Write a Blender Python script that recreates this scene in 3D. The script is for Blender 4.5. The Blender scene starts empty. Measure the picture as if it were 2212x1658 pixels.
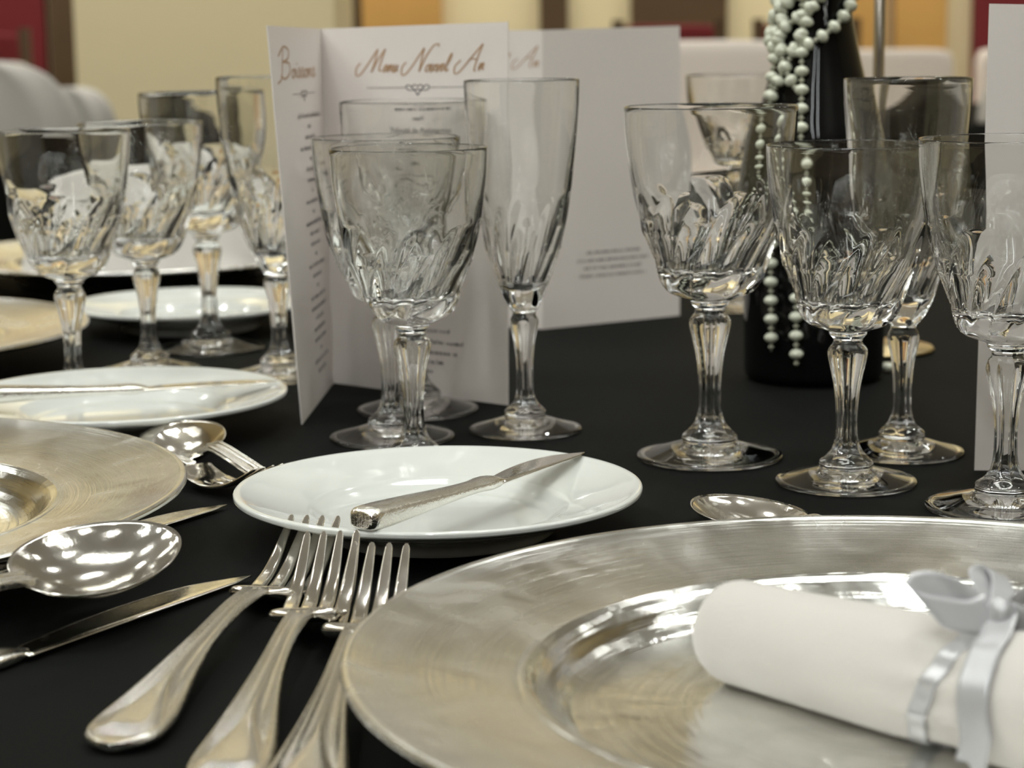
import bpy, math, random
from mathutils import Vector, Matrix
random.seed(7)
PI = math.pi
C = bpy.context.scene.collection
scn = bpy.context.scene

# ------------------------------------------------------------------ camera
F_PX, CAM_H, HORIZON, ROLL = 4494.0, 0.2039, 73.83, -0.0128      # table top is z = 0
pitch = math.atan((829 - HORIZON) / F_PX)
sp, cp, sr, cr = math.sin(pitch), math.cos(pitch), math.sin(ROLL), math.cos(ROLL)
Rv = Vector((cr, sr*sp, sr*cp)); Uv = Vector((-sr, cr*sp, cr*cp)); Bv = Rv.cross(Uv)
cam_data = bpy.data.cameras.new('camera')
cam = bpy.data.objects.new('camera', cam_data); C.objects.link(cam)
cam.matrix_world = Matrix(((Rv.x, Uv.x, Bv.x, 0), (Rv.y, Uv.y, Bv.y, 0), (Rv.z, Uv.z, Bv.z, CAM_H), (0, 0, 0, 1)))
cam_data.sensor_width = 36.0
cam_data.lens = 36.0 * F_PX / 2212
cam_data.clip_start = 0.02; cam_data.clip_end = 60
cam_data.dof.use_dof = True
cam_data.dof.focus_distance = 0.84
cam_data.dof.aperture_fstop = 14.0
scn.camera = cam

# ------------------------------------------------------------------ colour, world, sampling limits
scn.view_settings.view_transform = 'Standard'
scn.view_settings.look = 'None'
scn.view_settings.gamma = 1.0
scn.view_settings.use_curve_mapping = False
scn.view_settings.exposure = -0.58
cy = scn.cycles
cy.max_bounces = 24; cy.transmission_bounces = 24; cy.glossy_bounces = 6; cy.diffuse_bounces = 4
cy.sample_clamp_indirect = 25.0
cy.blur_glossy = 0.3
w = bpy.data.worlds.new('world'); scn.world = w; w.use_nodes = True
w.node_tree.nodes['Background'].inputs[0].default_value = (1.0, 0.86, 0.66, 1)
w.node_tree.nodes['Background'].inputs[1].default_value = 0.05

# ------------------------------------------------------------------ room lights (hall lamps, plus unseen panels and fill lights added)
CEIL = 2.35
def area_light(name, loc, sx, sy, power, col, rot=(0, 0, 0)):
    l = bpy.data.lights.new(name, 'AREA'); l.shape = 'RECTANGLE'; l.size = sx; l.size_y = sy
    l.energy = power; l.color = col
    o = bpy.data.objects.new(name, l); o.location = loc; o.rotation_euler = rot; C.objects.link(o)
    return o
WARM = (0.98, 1.0, 0.95)
FILL_PANELS = [(-1.9, 0.9), (0.4, 1.2), (2.6, 0.8), (-2.6, 3.4), (3.0, 3.4)]  # unseen panels added for soft overhead light
for i, (x, y) in enumerate(FILL_PANELS):
    area_light('panel_fill_light', (x, y, CEIL - 0.03), 1.15, 0.32, (30 if x < -1 else 22 if x < 1 else 9) * (0.45 if y > 3 else 1.0), WARM)
SPOTS = []
for ix in range(-3, 4):
    for iy in range(-2, 6):
        x, y = ix * 1.15 + (0.4 if iy % 2 else 0), iy * 1.45 - 0.2
        SPOTS.append((x, y))
for (x, y) in SPOTS:
    l = bpy.data.lights.new('downlight_bulb', 'SPOT'); l.energy = 24; l.color = (0.98, 1.0, 0.96)
    l.spot_size = math.radians(118); l.spot_blend = 0.6; l.shadow_soft_size = 0.028
    o = bpy.data.objects.new('downlight_bulb', l); o.location = (x, y, CEIL - 0.03); C.objects.link(o)
area_light('wall_fill_light', (0.0, 7.7, CEIL - 0.05), 8.0, 0.25, 185, (1.0, 0.98, 0.88), (math.radians(38), 0, 0))  # unseen fill, added to brighten the back wall
area_light('pier_fill_light', (-0.9, 4.7, CEIL - 0.05), 1.6, 0.2, 32, (1.0, 0.98, 0.88), (math.radians(35), 0, 0))  # added fill for the near face of the cream pier
LINES = (-0.92, -0.16)
for x in LINES: area_light('line_lamp_light', (x, -1.7, CEIL - 0.05), 0.05, 3.6, 34, (0.95, 1.0, 1.0))
CHANDELIERS = [(-2.3, -2.3, 1.30, 4.2), (1.5, -2.6, 1.35, 1.5), (-2.6, 1.6, 1.45, 1.2)]
for (x, y, z, pw) in CHANDELIERS:
    for k in range(12):
        l = bpy.data.lights.new('chandelier_bulb', 'POINT'); l.energy = pw; l.color = (0.98, 1.0, 0.95); l.shadow_soft_size = 0.022
        o = bpy.data.objects.new('chandelier_bulb', l); C.objects.link(o)
        rr = 0.36 if k % 2 else 0.22
        o.location = (x + rr * math.cos(PI * k / 6), y + rr * math.sin(PI * k / 6), z + (0.12 if k % 2 else 0.28))
area_light('ceiling_fill_light', (0.2, 2.5, CEIL - 0.32), 7.5, 9.0, 40, (0.98, 1.0, 0.95), (PI, 0, 0))  # upward fill without a fixture, added to brighten the ceiling

# ------------------------------------------------------------------ materials
def mat(name):
    m = bpy.data.materials.new(name); m.use_nodes = True
    return m, m.node_tree, m.node_tree.nodes['Principled BSDF']
def N(nt, typ, **kw):
    n = nt.nodes.new(typ)
    for k, v in kw.items():
        if k.startswith('i_'): n.inputs[int(k[2:])].default_value = v
        else: setattr(n, k, v)
    return n
def simple(name, col, rough=0.5, metal=0.0, noise=0.0, nscale=30.0, bump=0.0, bscale=200.0, **extra):
    m, nt, b = mat(name)
    b.inputs['Base Color'].default_value = (*col, 1); b.inputs['Roughness'].default_value = rough
    b.inputs['Metallic'].default_value = metal
    tc = N(nt, 'ShaderNodeTexCoord')
    if noise:
        nz = N(nt, 'ShaderNodeTexNoise'); nz.inputs['Scale'].default_value = nscale; nz.inputs['Detail'].default_value = 4
        nt.links.new(tc.outputs['Object'], nz.inputs['Vector'])
        mx = N(nt, 'ShaderNodeMix', data_type='RGBA')
        mx.inputs[6].default_value = (*[c * (1 - noise) for c in col], 1); mx.inputs[7].default_value = (*[min(1, c * (1 + noise)) for c in col], 1)
        nt.links.new(nz.outputs['Fac'], mx.inputs[0]); nt.links.new(mx.outputs[2], b.inputs['Base Color'])
    if bump:
        n2 = N(nt, 'ShaderNodeTexNoise'); n2.inputs['Scale'].default_value = bscale; n2.inputs['Detail'].default_value = 3
        nt.links.new(tc.outputs['Object'], n2.inputs['Vector'])
        bp = N(nt, 'ShaderNodeBump'); bp.inputs['Strength'].default_value = bump; bp.inputs['Distance'].default_value = 0.001
        nt.links.new(n2.outputs['Fac'], bp.inputs['Height']); nt.links.new(bp.outputs[0], b.inputs['Normal'])
    for k, v in extra.items():
        b.inputs[k.replace('_', ' ')].default_value = v
    return m
M = {}
M['glass'] = simple('crystal_glass', (0.995, 1.0, 0.99), 0.0, IOR=1.52, Transmission_Weight=1.0)
M['porcelain'] = simple('white_porcelain', (0.59, 0.605, 0.575), 0.10, noise=0.02, nscale=12, Coat_Weight=0.6, Coat_Roughness=0.03)
M['paper'] = simple('menu_card_stock', (0.78, 0.725, 0.685), 0.55, noise=0.02, nscale=400)
M['ink'] = simple('dark_ink', (0.06, 0.05, 0.055), 0.6, noise=0.1)
M['gold_ink'] = simple('bronze_script_ink', (0.46, 0.29, 0.17), 0.5, noise=0.15, nscale=120)
M['linen'] = simple('white_napkin_linen', (0.51, 0.485, 0.45), 0.85, noise=0.02, nscale=40, bump=0.25, bscale=900, Sheen_Weight=0.3)
M['chair_linen'] = simple('chair_cover_linen', (0.86, 0.77, 0.70), 0.9, noise=0.05, nscale=6)
M['bottle'] = simple('black_bottle_glass', (0.004, 0.004, 0.004), 0.04, noise=0.1, IOR=1.5, Specular_IOR_Level=0.3)
M['pearl'] = simple('pearl_bead', (0.62, 0.64, 0.52), 0.22, noise=0.04, nscale=200, Coat_Weight=0.7)
M['thread'] = simple('garland_thread', (0.35, 0.35, 0.27), 0.5, noise=0.1)
M['pole'] = simple('brushed_pole', (0.45, 0.41, 0.36), 0.25, 1.0, noise=0.05)
M['brass'] = simple('brass_base', (0.62, 0.50, 0.28), 0.3, 1.0, noise=0.05)
M['cream'] = simple('cream_wall_paint', (0.83, 0.72, 0.46), 0.8, noise=0.03, nscale=1.2)
M['ceil'] = simple('ceiling_plaster', (0.74, 0.725, 0.68), 0.85, noise=0.03, nscale=1.0)
M['wood'] = simple('honey_wood_panel', (0.60, 0.34, 0.10), 0.45, noise=0.25, nscale=3)
M['darkwood'] = simple('dark_wood', (0.085, 0.05, 0.022), 0.45, noise=0.3, nscale=3)
M['red'] = simple('dark_red_fabric', (0.15, 0.008, 0.012), 0.8, noise=0.2, nscale=5)
M['carpet'] = simple('dark_carpet', (0.05, 0.038, 0.03), 0.95, noise=0.4, nscale=30)
M['fixture'] = simple('lamp_fixture', (0.7, 0.68, 0.62), 0.4, noise=0.02)

def cloth_mat():
    m, nt, b = mat('black_tablecloth_weave')
    tc = N(nt, 'ShaderNodeTexCoord')
    nz = N(nt, 'ShaderNodeTexNoise'); nz.inputs['Scale'].default_value = 9; nz.inputs['Detail'].default_value = 5
    nt.links.new(tc.outputs['Object'], nz.inputs['Vector'])
    rp = N(nt, 'ShaderNodeValToRGB')
    rp.color_ramp.elements[0].color = (0.0028, 0.0034, 0.0028, 1); rp.color_ramp.elements[1].color = (0.0048, 0.0054, 0.0046, 1)
    nt.links.new(nz.outputs['Fac'], rp.inputs[0]); nt.links.new(rp.outputs[0], b.inputs['Base Color'])
    b.inputs['Roughness'].default_value = 0.75
    b.inputs['Specular IOR Level'].default_value = 0.07
    w1 = N(nt, 'ShaderNodeTexWave'); w1.inputs['Scale'].default_value = 700; w1.bands_direction = 'DIAGONAL'
    n3 = N(nt, 'ShaderNodeTexNoise'); n3.inputs['Scale'].default_value = 1500
    nt.links.new(tc.outputs['Object'], w1.inputs['Vector']); nt.links.new(tc.outputs['Object'], n3.inputs['Vector'])
    ad = N(nt, 'ShaderNodeMath', operation='ADD'); nt.links.new(w1.outputs['Fac'], ad.inputs[0]); nt.links.new(n3.outputs['Fac'], ad.inputs[1])
    bp = N(nt, 'ShaderNodeBump'); bp.inputs['Strength'].default_value = 0.35; bp.inputs['Distance'].default_value = 0.0003
    nt.links.new(ad.outputs[0], bp.inputs['Height']); nt.links.new(bp.outputs[0], b.inputs['Normal'])
    return m
M['black_cloth'] = cloth_mat()

def steel_mat(name, col, r0, r1, bump, scale):
    m, nt, b = mat(name)
    b.inputs['Metallic'].default_value = 1.0; b.inputs['Base Color'].default_value = (*col, 1)
    tc = N(nt, 'ShaderNodeTexCoord')
    nz = N(nt, 'ShaderNodeTexNoise'); nz.inputs['Scale'].default_value = scale; nz.inputs['Detail'].default_value = 6
    nt.links.new(tc.outputs['Object'], nz.inputs['Vector'])
    mr = N(nt, 'ShaderNodeMapRange'); mr.inputs[1].default_value = 0.3; mr.inputs[2].default_value = 0.7
    mr.inputs[3].default_value = r0; mr.inputs[4].default_value = r1
    nt.links.new(nz.outputs['Fac'], mr.inputs[0]); nt.links.new(mr.outputs[0], b.inputs['Roughness'])
    n2 = N(nt, 'ShaderNodeTexNoise'); n2.inputs['Scale'].default_value = scale * 9; n2.inputs['Detail'].default_value = 3
    nt.links.new(tc.outputs['Object'], n2.inputs['Vector'])
    bp = N(nt, 'ShaderNodeBump'); bp.inputs['Strength'].default_value = bump; bp.inputs['Distance'].default_value = 0.0004
    nt.links.new(n2.outputs['Fac'], bp.inputs['Height']); nt.links.new(bp.outputs[0], b.inputs['Normal'])
    return m
M['steel'] = steel_mat('polished_cutlery_steel', (0.80, 0.77, 0.71), 0.07, 0.16, 0.12, 60)
M['worn_steel'] = steel_mat('worn_spoon_steel', (0.74, 0.72, 0.67), 0.08, 0.15, 0.12, 70)
M['handle_steel'] = steel_mat('cutlery_handle_steel', (0.90, 0.88, 0.83), 0.07, 0.17, 0.6, 110)

def charger_mat(name, rim):
    m, nt, b = mat(name)
    b.inputs['Metallic'].default_value = 1.0
    tc = N(nt, 'ShaderNodeTexCoord'); sx = N(nt, 'ShaderNodeSeparateXYZ'); nt.links.new(tc.outputs['Object'], sx.inputs[0])
    def mth(op, a, b_=None):
        n = N(nt, 'ShaderNodeMath', operation=op)
        for i, v in enumerate((a, b_)):
            if v is None: continue
            if isinstance(v, (int, float)): n.inputs[i].default_value = v
            else: nt.links.new(v, n.inputs[i])
        return n.outputs[0]
    r = mth('SQRT', mth('ADD', mth('MULTIPLY', sx.outputs[0], sx.outputs[0]), mth('MULTIPLY', sx.outputs[1], sx.outputs[1])))
    inv = mth('DIVIDE', 1.0, mth('MAXIMUM', r, 0.003))
    cs = N(nt, 'ShaderNodeCombineXYZ')
    nt.links.new(mth('MULTIPLY', mth('MULTIPLY', sx.outputs[0], inv), 1.3), cs.inputs[0])
    nt.links.new(mth('MULTIPLY', mth('MULTIPLY', sx.outputs[1], inv), 1.3), cs.inputs[1])
    nt.links.new(mth('MULTIPLY', r, 900.0 if rim else 500.0), cs.inputs[2])
    brush = N(nt, 'ShaderNodeTexNoise'); brush.inputs['Scale'].default_value = 1.0; brush.inputs['Detail'].default_value = 5
    nt.links.new(cs.outputs[0], brush.inputs['Vector'])
    cloud = N(nt, 'ShaderNodeTexNoise'); cloud.inputs['Scale'].default_value = 48 if not rim else 30; cloud.inputs['Detail'].default_value = 6
    cloud.inputs['Distortion'].default_value = 0.8
    nt.links.new(tc.outputs['Object'], cloud.inputs['Vector'])
    mr = N(nt, 'ShaderNodeMapRange'); mr.inputs[1].default_value = 0.32; mr.inputs[2].default_value = 0.68
    mr.inputs[3].default_value = 0.10 if not rim else 0.15; mr.inputs[4].default_value = 0.20 if not rim else 0.30
    nt.links.new(cloud.outputs['Fac'], mr.inputs[0]); nt.links.new(mr.outputs[0], b.inputs['Roughness'])
    cr_ = N(nt, 'ShaderNodeValToRGB')
    cr_.color_ramp.elements[0].color = (0.70, 0.70, 0.665, 1); cr_.color_ramp.elements[0].position = 0.3
    cr_.color_ramp.elements[1].color = (0.90, 0.90, 0.865, 1); cr_.color_ramp.elements[1].position = 0.7
    nt.links.new(cloud.outputs['Fac'], cr_.inputs[0]); nt.links.new(cr_.outputs[0], b.inputs['Base Color'])
    s = mth('ADD', mth('MULTIPLY', brush.outputs['Fac'], 1.0), mth('MULTIPLY', cloud.outputs['Fac'], 0.8))
    bp = N(nt, 'ShaderNodeBump'); bp.inputs['Strength'].default_value = 0.55 if rim else 0.5; bp.inputs['Distance'].default_value = 0.0005 if rim else 0.0009
    nt.links.new(s, bp.inputs['Height']); nt.links.new(bp.outputs[0], b.inputs['Normal'])
    return m
M['charger_rim'] = charger_mat('brushed_silver_rim', True)
M['charger_well'] = charger_mat('worn_silver_well', False)

def satin_mat():
    m, nt, b = mat('grey_satin_ribbon')
    b.inputs['Base Color'].default_value = (0.40, 0.40, 0.41, 1); b.inputs['Roughness'].default_value = 0.32
    b.inputs['Metallic'].default_value = 0.35; b.inputs['Sheen Weight'].default_value = 0.4
    tc = N(nt, 'ShaderNodeTexCoord'); n2 = N(nt, 'ShaderNodeTexNoise'); n2.inputs['Scale'].default_value = 1800
    nt.links.new(tc.outputs['Object'], n2.inputs['Vector'])
    bp = N(nt, 'ShaderNodeBump'); bp.inputs['Strength'].default_value = 0.2; bp.inputs['Distance'].default_value = 0.0003
    nt.links.new(n2.outputs['Fac'], bp.inputs['Height']); nt.links.new(bp.outputs[0], b.inputs['Normal'])
    return m
M['satin'] = satin_mat()

def emit_mat(name, col, s):
    m, nt, b = mat(name)
    b.inputs['Base Color'].default_value = (*col, 1); b.inputs['Emission Color'].default_value = (*col, 1)
    b.inputs['Emission Strength'].default_value = s
    return m
M['sconce'] = emit_mat('line_lamp_glow', (0.95, 1.0, 1.0), 14.0)
M['fill_panel_glow'] = emit_mat('fill_panel_glow', (1.0, 1.0, 0.95), 2.0)  # glowing face of the added ceiling panels

# ------------------------------------------------------------------ helpers
def obj(name, verts, faces, m, parent=None, smooth=True, loc=None):
    me = bpy.data.meshes.new(name); me.from_pydata([tuple(v) for v in verts], [], faces); me.update()
    if smooth:
        me.polygons.foreach_set('use_smooth', [True] * len(me.polygons))
    me.materials.append(m)
    o = bpy.data.objects.new(name, me); C.objects.link(o)
    if parent: o.parent = parent
    if loc: o.location = loc
    return o
def thing(name, label, cat, loc=(0, 0, 0), rotz=0, group=None):
    o = bpy.data.objects.new(name, None); C.objects.link(o); o.empty_display_size = 0.02
    o.location = loc; o.rotation_euler = (0, 0, rotz); o['label'] = label; o['category'] = cat
    if group: o['group'] = group
    return o
def tag(o, label, cat, group=None, kind=None):
    o['label'] = label; o['category'] = cat
    if group: o['group'] = group
    if kind: o['kind'] = kind
    return o
def struct(o):
    o['kind'] = 'structure'; return o
def copy_tree(o, parent=None):
    c = o.copy(); C.objects.link(c)
    if parent: c.parent = parent
    for ch in list(o.children): copy_tree(ch, c)
    return c
def dup(root, label, loc, rotz=0.0, scale=None, group=None):
    c = copy_tree(root); c['label'] = label; c.location = loc; c.rotation_euler = (0, 0, rotz)
    if scale: c.scale = scale
    if group: c['group'] = group
    return c
def box(x0, x1, y0, y1, z0, z1):
    v = [(x, y, z) for x in (x0, x1) for y in (y0, y1) for z in (z0, z1)]
    f = [(0, 1, 3, 2), (4, 6, 7, 5), (0, 4, 5, 1), (2, 3, 7, 6), (0, 2, 6, 4), (1, 5, 7, 3)]
    return v, f
def merge(*parts):
    V, Fc = [], []
    for v, f in parts:
        n = len(V); V += list(v); Fc += [tuple(i + n for i in q) for q in f]
    return V, Fc
def lathe(profile, nt=96, cap0=False, cap1=False, mod=None):
    """profile: list of (r, z); mod(theta, z, r, k) -> new r"""
    V, Fc = [], []
    rows = []
    for k, (r, z) in enumerate(profile):
        if r < 1e-7:
            rows.append([len(V)] * nt); V.append((0, 0, z)); continue
        ids = []
        for i in range(nt):
            t = 2 * PI * i / nt
            rr = mod(t, z, r, k) if mod else r
            ids.append(len(V)); V.append((rr * math.cos(t), rr * math.sin(t), z))
        rows.append(ids)
    for a, b in zip(rows[:-1], rows[1:]):
        for i in range(nt):
            j = (i + 1) % nt
            q = [a[i], a[j], b[j], b[i]]
            q2 = []
            for x in q:
                if x not in q2: q2.append(x)
            if len(q2) > 2: Fc.append(tuple(q2))
    if cap0: Fc.append(tuple(reversed(rows[0])))
    if cap1: Fc.append(tuple(rows[-1]))
    return V, Fc
def smooth_profile(pts, n):
    """Catmull-Rom resample of (a, b) points"""
    P = [Vector((p[0], p[1])) for p in pts]
    P = [P[0] * 2 - P[1]] + P + [P[-1] * 2 - P[-2]]
    out = []
    seg = len(P) - 3
    for k in range(n + 1):
        t = k / n * seg; i = min(int(t), seg - 1); u = t - i
        p0, p1, p2, p3 = P[i:i + 4]
        out.append(tuple(0.5 * ((2 * p1) + (-p0 + p2) * u + (2 * p0 - 5 * p1 + 4 * p2 - p3) * u * u + (-p0 + 3 * p1 - 3 * p2 + p3) * u ** 3)))
    return out
def interp(tab, x):
    if x <= tab[0][0]: return tab[0][1]
    for (a, b), (c, d) in zip(tab[:-1], tab[1:]):
        if x <= c:
            u = (x - a) / (c - a) if c > a else 0
            u = u * u * (3 - 2 * u)
            return b + (d - b) * u
    return tab[-1][1]
def lin(tab, x):
    if x <= tab[0][0]: return tab[0][1]
    for (a, b), (c, d) in zip(tab[:-1], tab[1:]):
        if x <= c: return b + (d - b) * (x - a) / max(c - a, 1e-9)
    return tab[-1][1]
def catmull(tab, x):
    n = len(tab)
    if x <= tab[0][0]: return tab[0][1]
    if x >= tab[-1][0]: return tab[-1][1]
    for i in range(n - 1):
        if x <= tab[i + 1][0]:
            x0, y0 = tab[i]; x1, y1 = tab[i + 1]; h = x1 - x0
            def slope(j):
                a = tab[max(j - 1, 0)]; b = tab[min(j + 1, n - 1)]
                return (b[1] - a[1]) / (b[0] - a[0])
            m0, m1 = slope(i), slope(i + 1); u = (x - x0) / h
            return (2*u**3 - 3*u*u + 1)*y0 + (u**3 - 2*u*u + u)*h*m0 + (-2*u**3 + 3*u*u)*y1 + (u**3 - u*u)*h*m1
def sst(a, b, x):
    t = min(1, max(0, (x - a) / (b - a))); return t * t * (3 - 2 * t)
def tube(path, r, n=8, closed=False):
    V, Fc = [], []
    L = len(path); up = Vector((0, 0, 1))
    for i, p in enumerate(path):
        a = path[(i - 1) % L] if closed else path[max(i - 1, 0)]
        b = path[(i + 1) % L] if closed else path[min(i + 1, L - 1)]
        d = (Vector(b) - Vector(a)).normalized()
        s = d.cross(up)
        if s.length < 1e-4: s = Vector((1, 0, 0))
        s.normalize(); t = s.cross(d)
        rr = r(i / (L - 1)) if callable(r) else r
        for k in range(n):
            ang = 2 * PI * k / n
            V.append(Vector(p) + s * math.cos(ang) * rr + t * math.sin(ang) * rr)
    for i in range(L if closed else L - 1):
        for k in range(n):
            a, b = i * n + k, i * n + (k + 1) % n
            c, d = ((i + 1) % L) * n + (k + 1) % n, ((i + 1) % L) * n + k
            Fc.append((a, b, c, d))
    if not closed:
        Fc.append(tuple(reversed(range(n)))); Fc.append(tuple(range((L - 1) * n, L * n)))
    return V, Fc

# ------------------------------------------------------------------ the room
FLOOR = -0.75
struct(obj('floor', *box(-5, 5, -4, 9.2, FLOOR - 0.1, FLOOR), M['carpet'], smooth=False))
struct(obj('ceiling', *box(-5, 5, -4, 9.2, CEIL, CEIL + 0.1), M['ceil'], smooth=False))
struct(obj('wall_left', *box(-5.1, -5, -4, 9.2, FLOOR, CEIL), M['cream'], smooth=False))
struct(obj('wall_right', *box(5, 5.1, -4, 9.2, FLOOR, CEIL), M['cream'], smooth=False))
struct(obj('wall_front', *box(-5, 5, -4.1, -4, FLOOR, CEIL), M['darkwood'], smooth=False))
struct(obj('wall_back', *box(-5, 5, 9.1, 9.2, FLOOR, CEIL), M['cream'], smooth=False))
struct(obj('wall_pier', *box(-1.19, -0.475, 5.8, 6.5, FLOOR, CEIL), M['cream'], smooth=False))
def back_panel(n, x0, x1, m, z0=FLOOR, z1=1.5):
    struct(obj('trim_%d' % n, *box(x0, x1, 9.03, 9.11, z0, z1), m, smooth=False))
back_panel(1, -2.3, -1.98, M['red']); back_panel(2, -1.96, -1.62, M['darkwood'])
back_panel(3, -0.74, -0.63, M['darkwood']); back_panel(4, -0.62, -0.28, M['wood'])
back_panel(5, 0.14, 0.26, M['darkwood']); back_panel(9, 0.53, 0.94, M['darkwood']); back_panel(6, 1.28, 1.62, M['wood'])
back_panel(7, 1.66, 1.88, M['wood']); back_panel(8, 2.0, 2.35, M['red'])

for i, (x, y) in enumerate(FILL_PANELS):  # bodies for the added soft-light panels
    t = thing('fill_panel', 'added ceiling fill panel number' , 'light', (x, y, CEIL), 0, 'added fill panels on the ceiling')
    t['label'] = 'long fill light panel added to the hall ceiling out of view'
    v, f = merge(box(-0.60, 0.60, -0.19, -0.165, -0.04, 0), box(-0.60, 0.60, 0.165, 0.19, -0.04, 0), box(-0.60, -0.58, -0.165, 0.165, -0.04, 0), box(0.58, 0.60, -0.165, 0.165, -0.04, 0))
    obj('frame', v, f, M['fixture'], t, False)
    obj('diffuser', *box(-0.58, 0.58, -0.165, 0.165, -0.012, 0), M['fill_panel_glow'], t, False)

for x in LINES:
    t = thing('line_lamp', 'long thin ceiling lamp running towards the viewer, out of view', 'lamp', (x, -1.7, CEIL), 0, 'long thin ceiling lamps out of view')
    obj('housing', *box(-0.04, 0.04, -1.85, 1.85, -0.035, 0), M['fixture'], t, False)
    obj('tube', *box(-0.024, 0.024, -1.8, 1.8, -0.045, -0.035), M['sconce'], t, False)
for (x, y, z, pw) in CHANDELIERS:
    t = thing('chandelier', 'two tier brass chandelier hanging in the hall out of view', 'chandelier', (x, y, z), 0, 'brass chandeliers out of view')
    for rr, zz in ((0.36, 0.05), (0.22, 0.21)):
        obj('ring', *tube([(rr * math.cos(2 * PI * k / 40), rr * math.sin(2 * PI * k / 40), zz) for k in range(40)], 0.008, 6, True), M['brass'], t)
    obj('rod', *box(-0.006, 0.006, -0.006, 0.006, 0.0, CEIL - z), M['brass'], t, False)
    obj('arms', *merge(*[tube([(0, 0, 0.10 if k % 2 else 0.25), ((0.36 if k % 2 else 0.22) * math.cos(PI * k / 6), (0.36 if k % 2 else 0.22) * math.sin(PI * k / 6), 0.05 if k % 2 else 0.21)], 0.004, 5) for k in range(12)]), M['brass'], t)
# ------------------------------------------------------------------ table
TC = (0.18, 1.25); TR = 0.93
def round_table(label, cloth_label, cx, cy_, R, nfold=34, name='tablecloth'):
    t = thing('round_table', label, 'table', (cx, cy_, FLOOR))
    H = -FLOOR
    obj('table_top', *lathe([(0, H - 0.03), (R - 0.02, H - 0.03), (R - 0.01, H - 0.015), (R - 0.02, H - 0.004), (0, H - 0.004)], 64), M['darkwood'], t)
    obj('pedestal', *lathe([(0, 0.0), (0.3, 0.0), (0.3, 0.03), (0.05, 0.06), (0.05, H - 0.03), (0, H - 0.03)], 24), M['darkwood'], t)
    prof = [(0, 0.0), (0.3, 0.0), (0.6, 0.0), (R - 0.02, 0.0), (R, -0.004), (R + 0.008, -0.02)]
    for k in range(1, 12): prof.append((R + 0.01 + 0.012 * k / 3, -0.02 - k * 0.062))
    def mod(th, z, r, k):
        if z > -0.03: return r
        d = min(1, -z / 0.3)
        return r + 0.035 * d * math.sin(nfold * th + 1.3 * math.sin(3 * th)) + 0.02 * d * math.sin(7 * th)
    o = obj(name, *lathe(prof, 256, mod=mod), M['black_cloth'], None, loc=(cx, cy_, 0.0))
    tag(o, cloth_label, 'tablecloth')
    return o
round_table('round banquet table hidden under the nearest black cloth', 'black tablecloth in front carrying the sharp place setting and glasses', TC[0], TC[1], TR)

# ------------------------------------------------------------------ crystal glasses
NT = 192
def swirl(th, z, r, zb, z1, z2, nfl, depth, twist):
    """swirled concave cuts between zb (bottom) and tops z1/z2 that alternate"""
    ph = th + twist * (z - zb)
    u = (ph * nfl / (2 * PI)) % nfl
    k = int(u); fr = u - k
    g = abs(math.sin(PI * fr)) ** 0.75
    top = (z1, z2)[k % 2]
    # pointed arch: the cut narrows towards its top
    e = max(0.0, min(1.0, (top - z) / (0.34 * (top - zb) + 1e-6)))
    e = math.sqrt(e) * (1 - (1 - e) * (1 - g))
    b = sst(zb + 0.009, zb + 0.020, z)
    # broad petals round the foot of the bowl, half as many
    g2 = abs(math.sin(ph * nfl / 4)) ** 0.7
    zl = zb + 0.030
    e2 = max(0.0, min(1.0, (zl - z) / 0.016)); e2 = math.sqrt(e2)
    b2 = sst(zb, zb + 0.004, z)
    return r - depth * g * e * b - depth * 1.25 * g2 * e2 * b2
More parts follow.
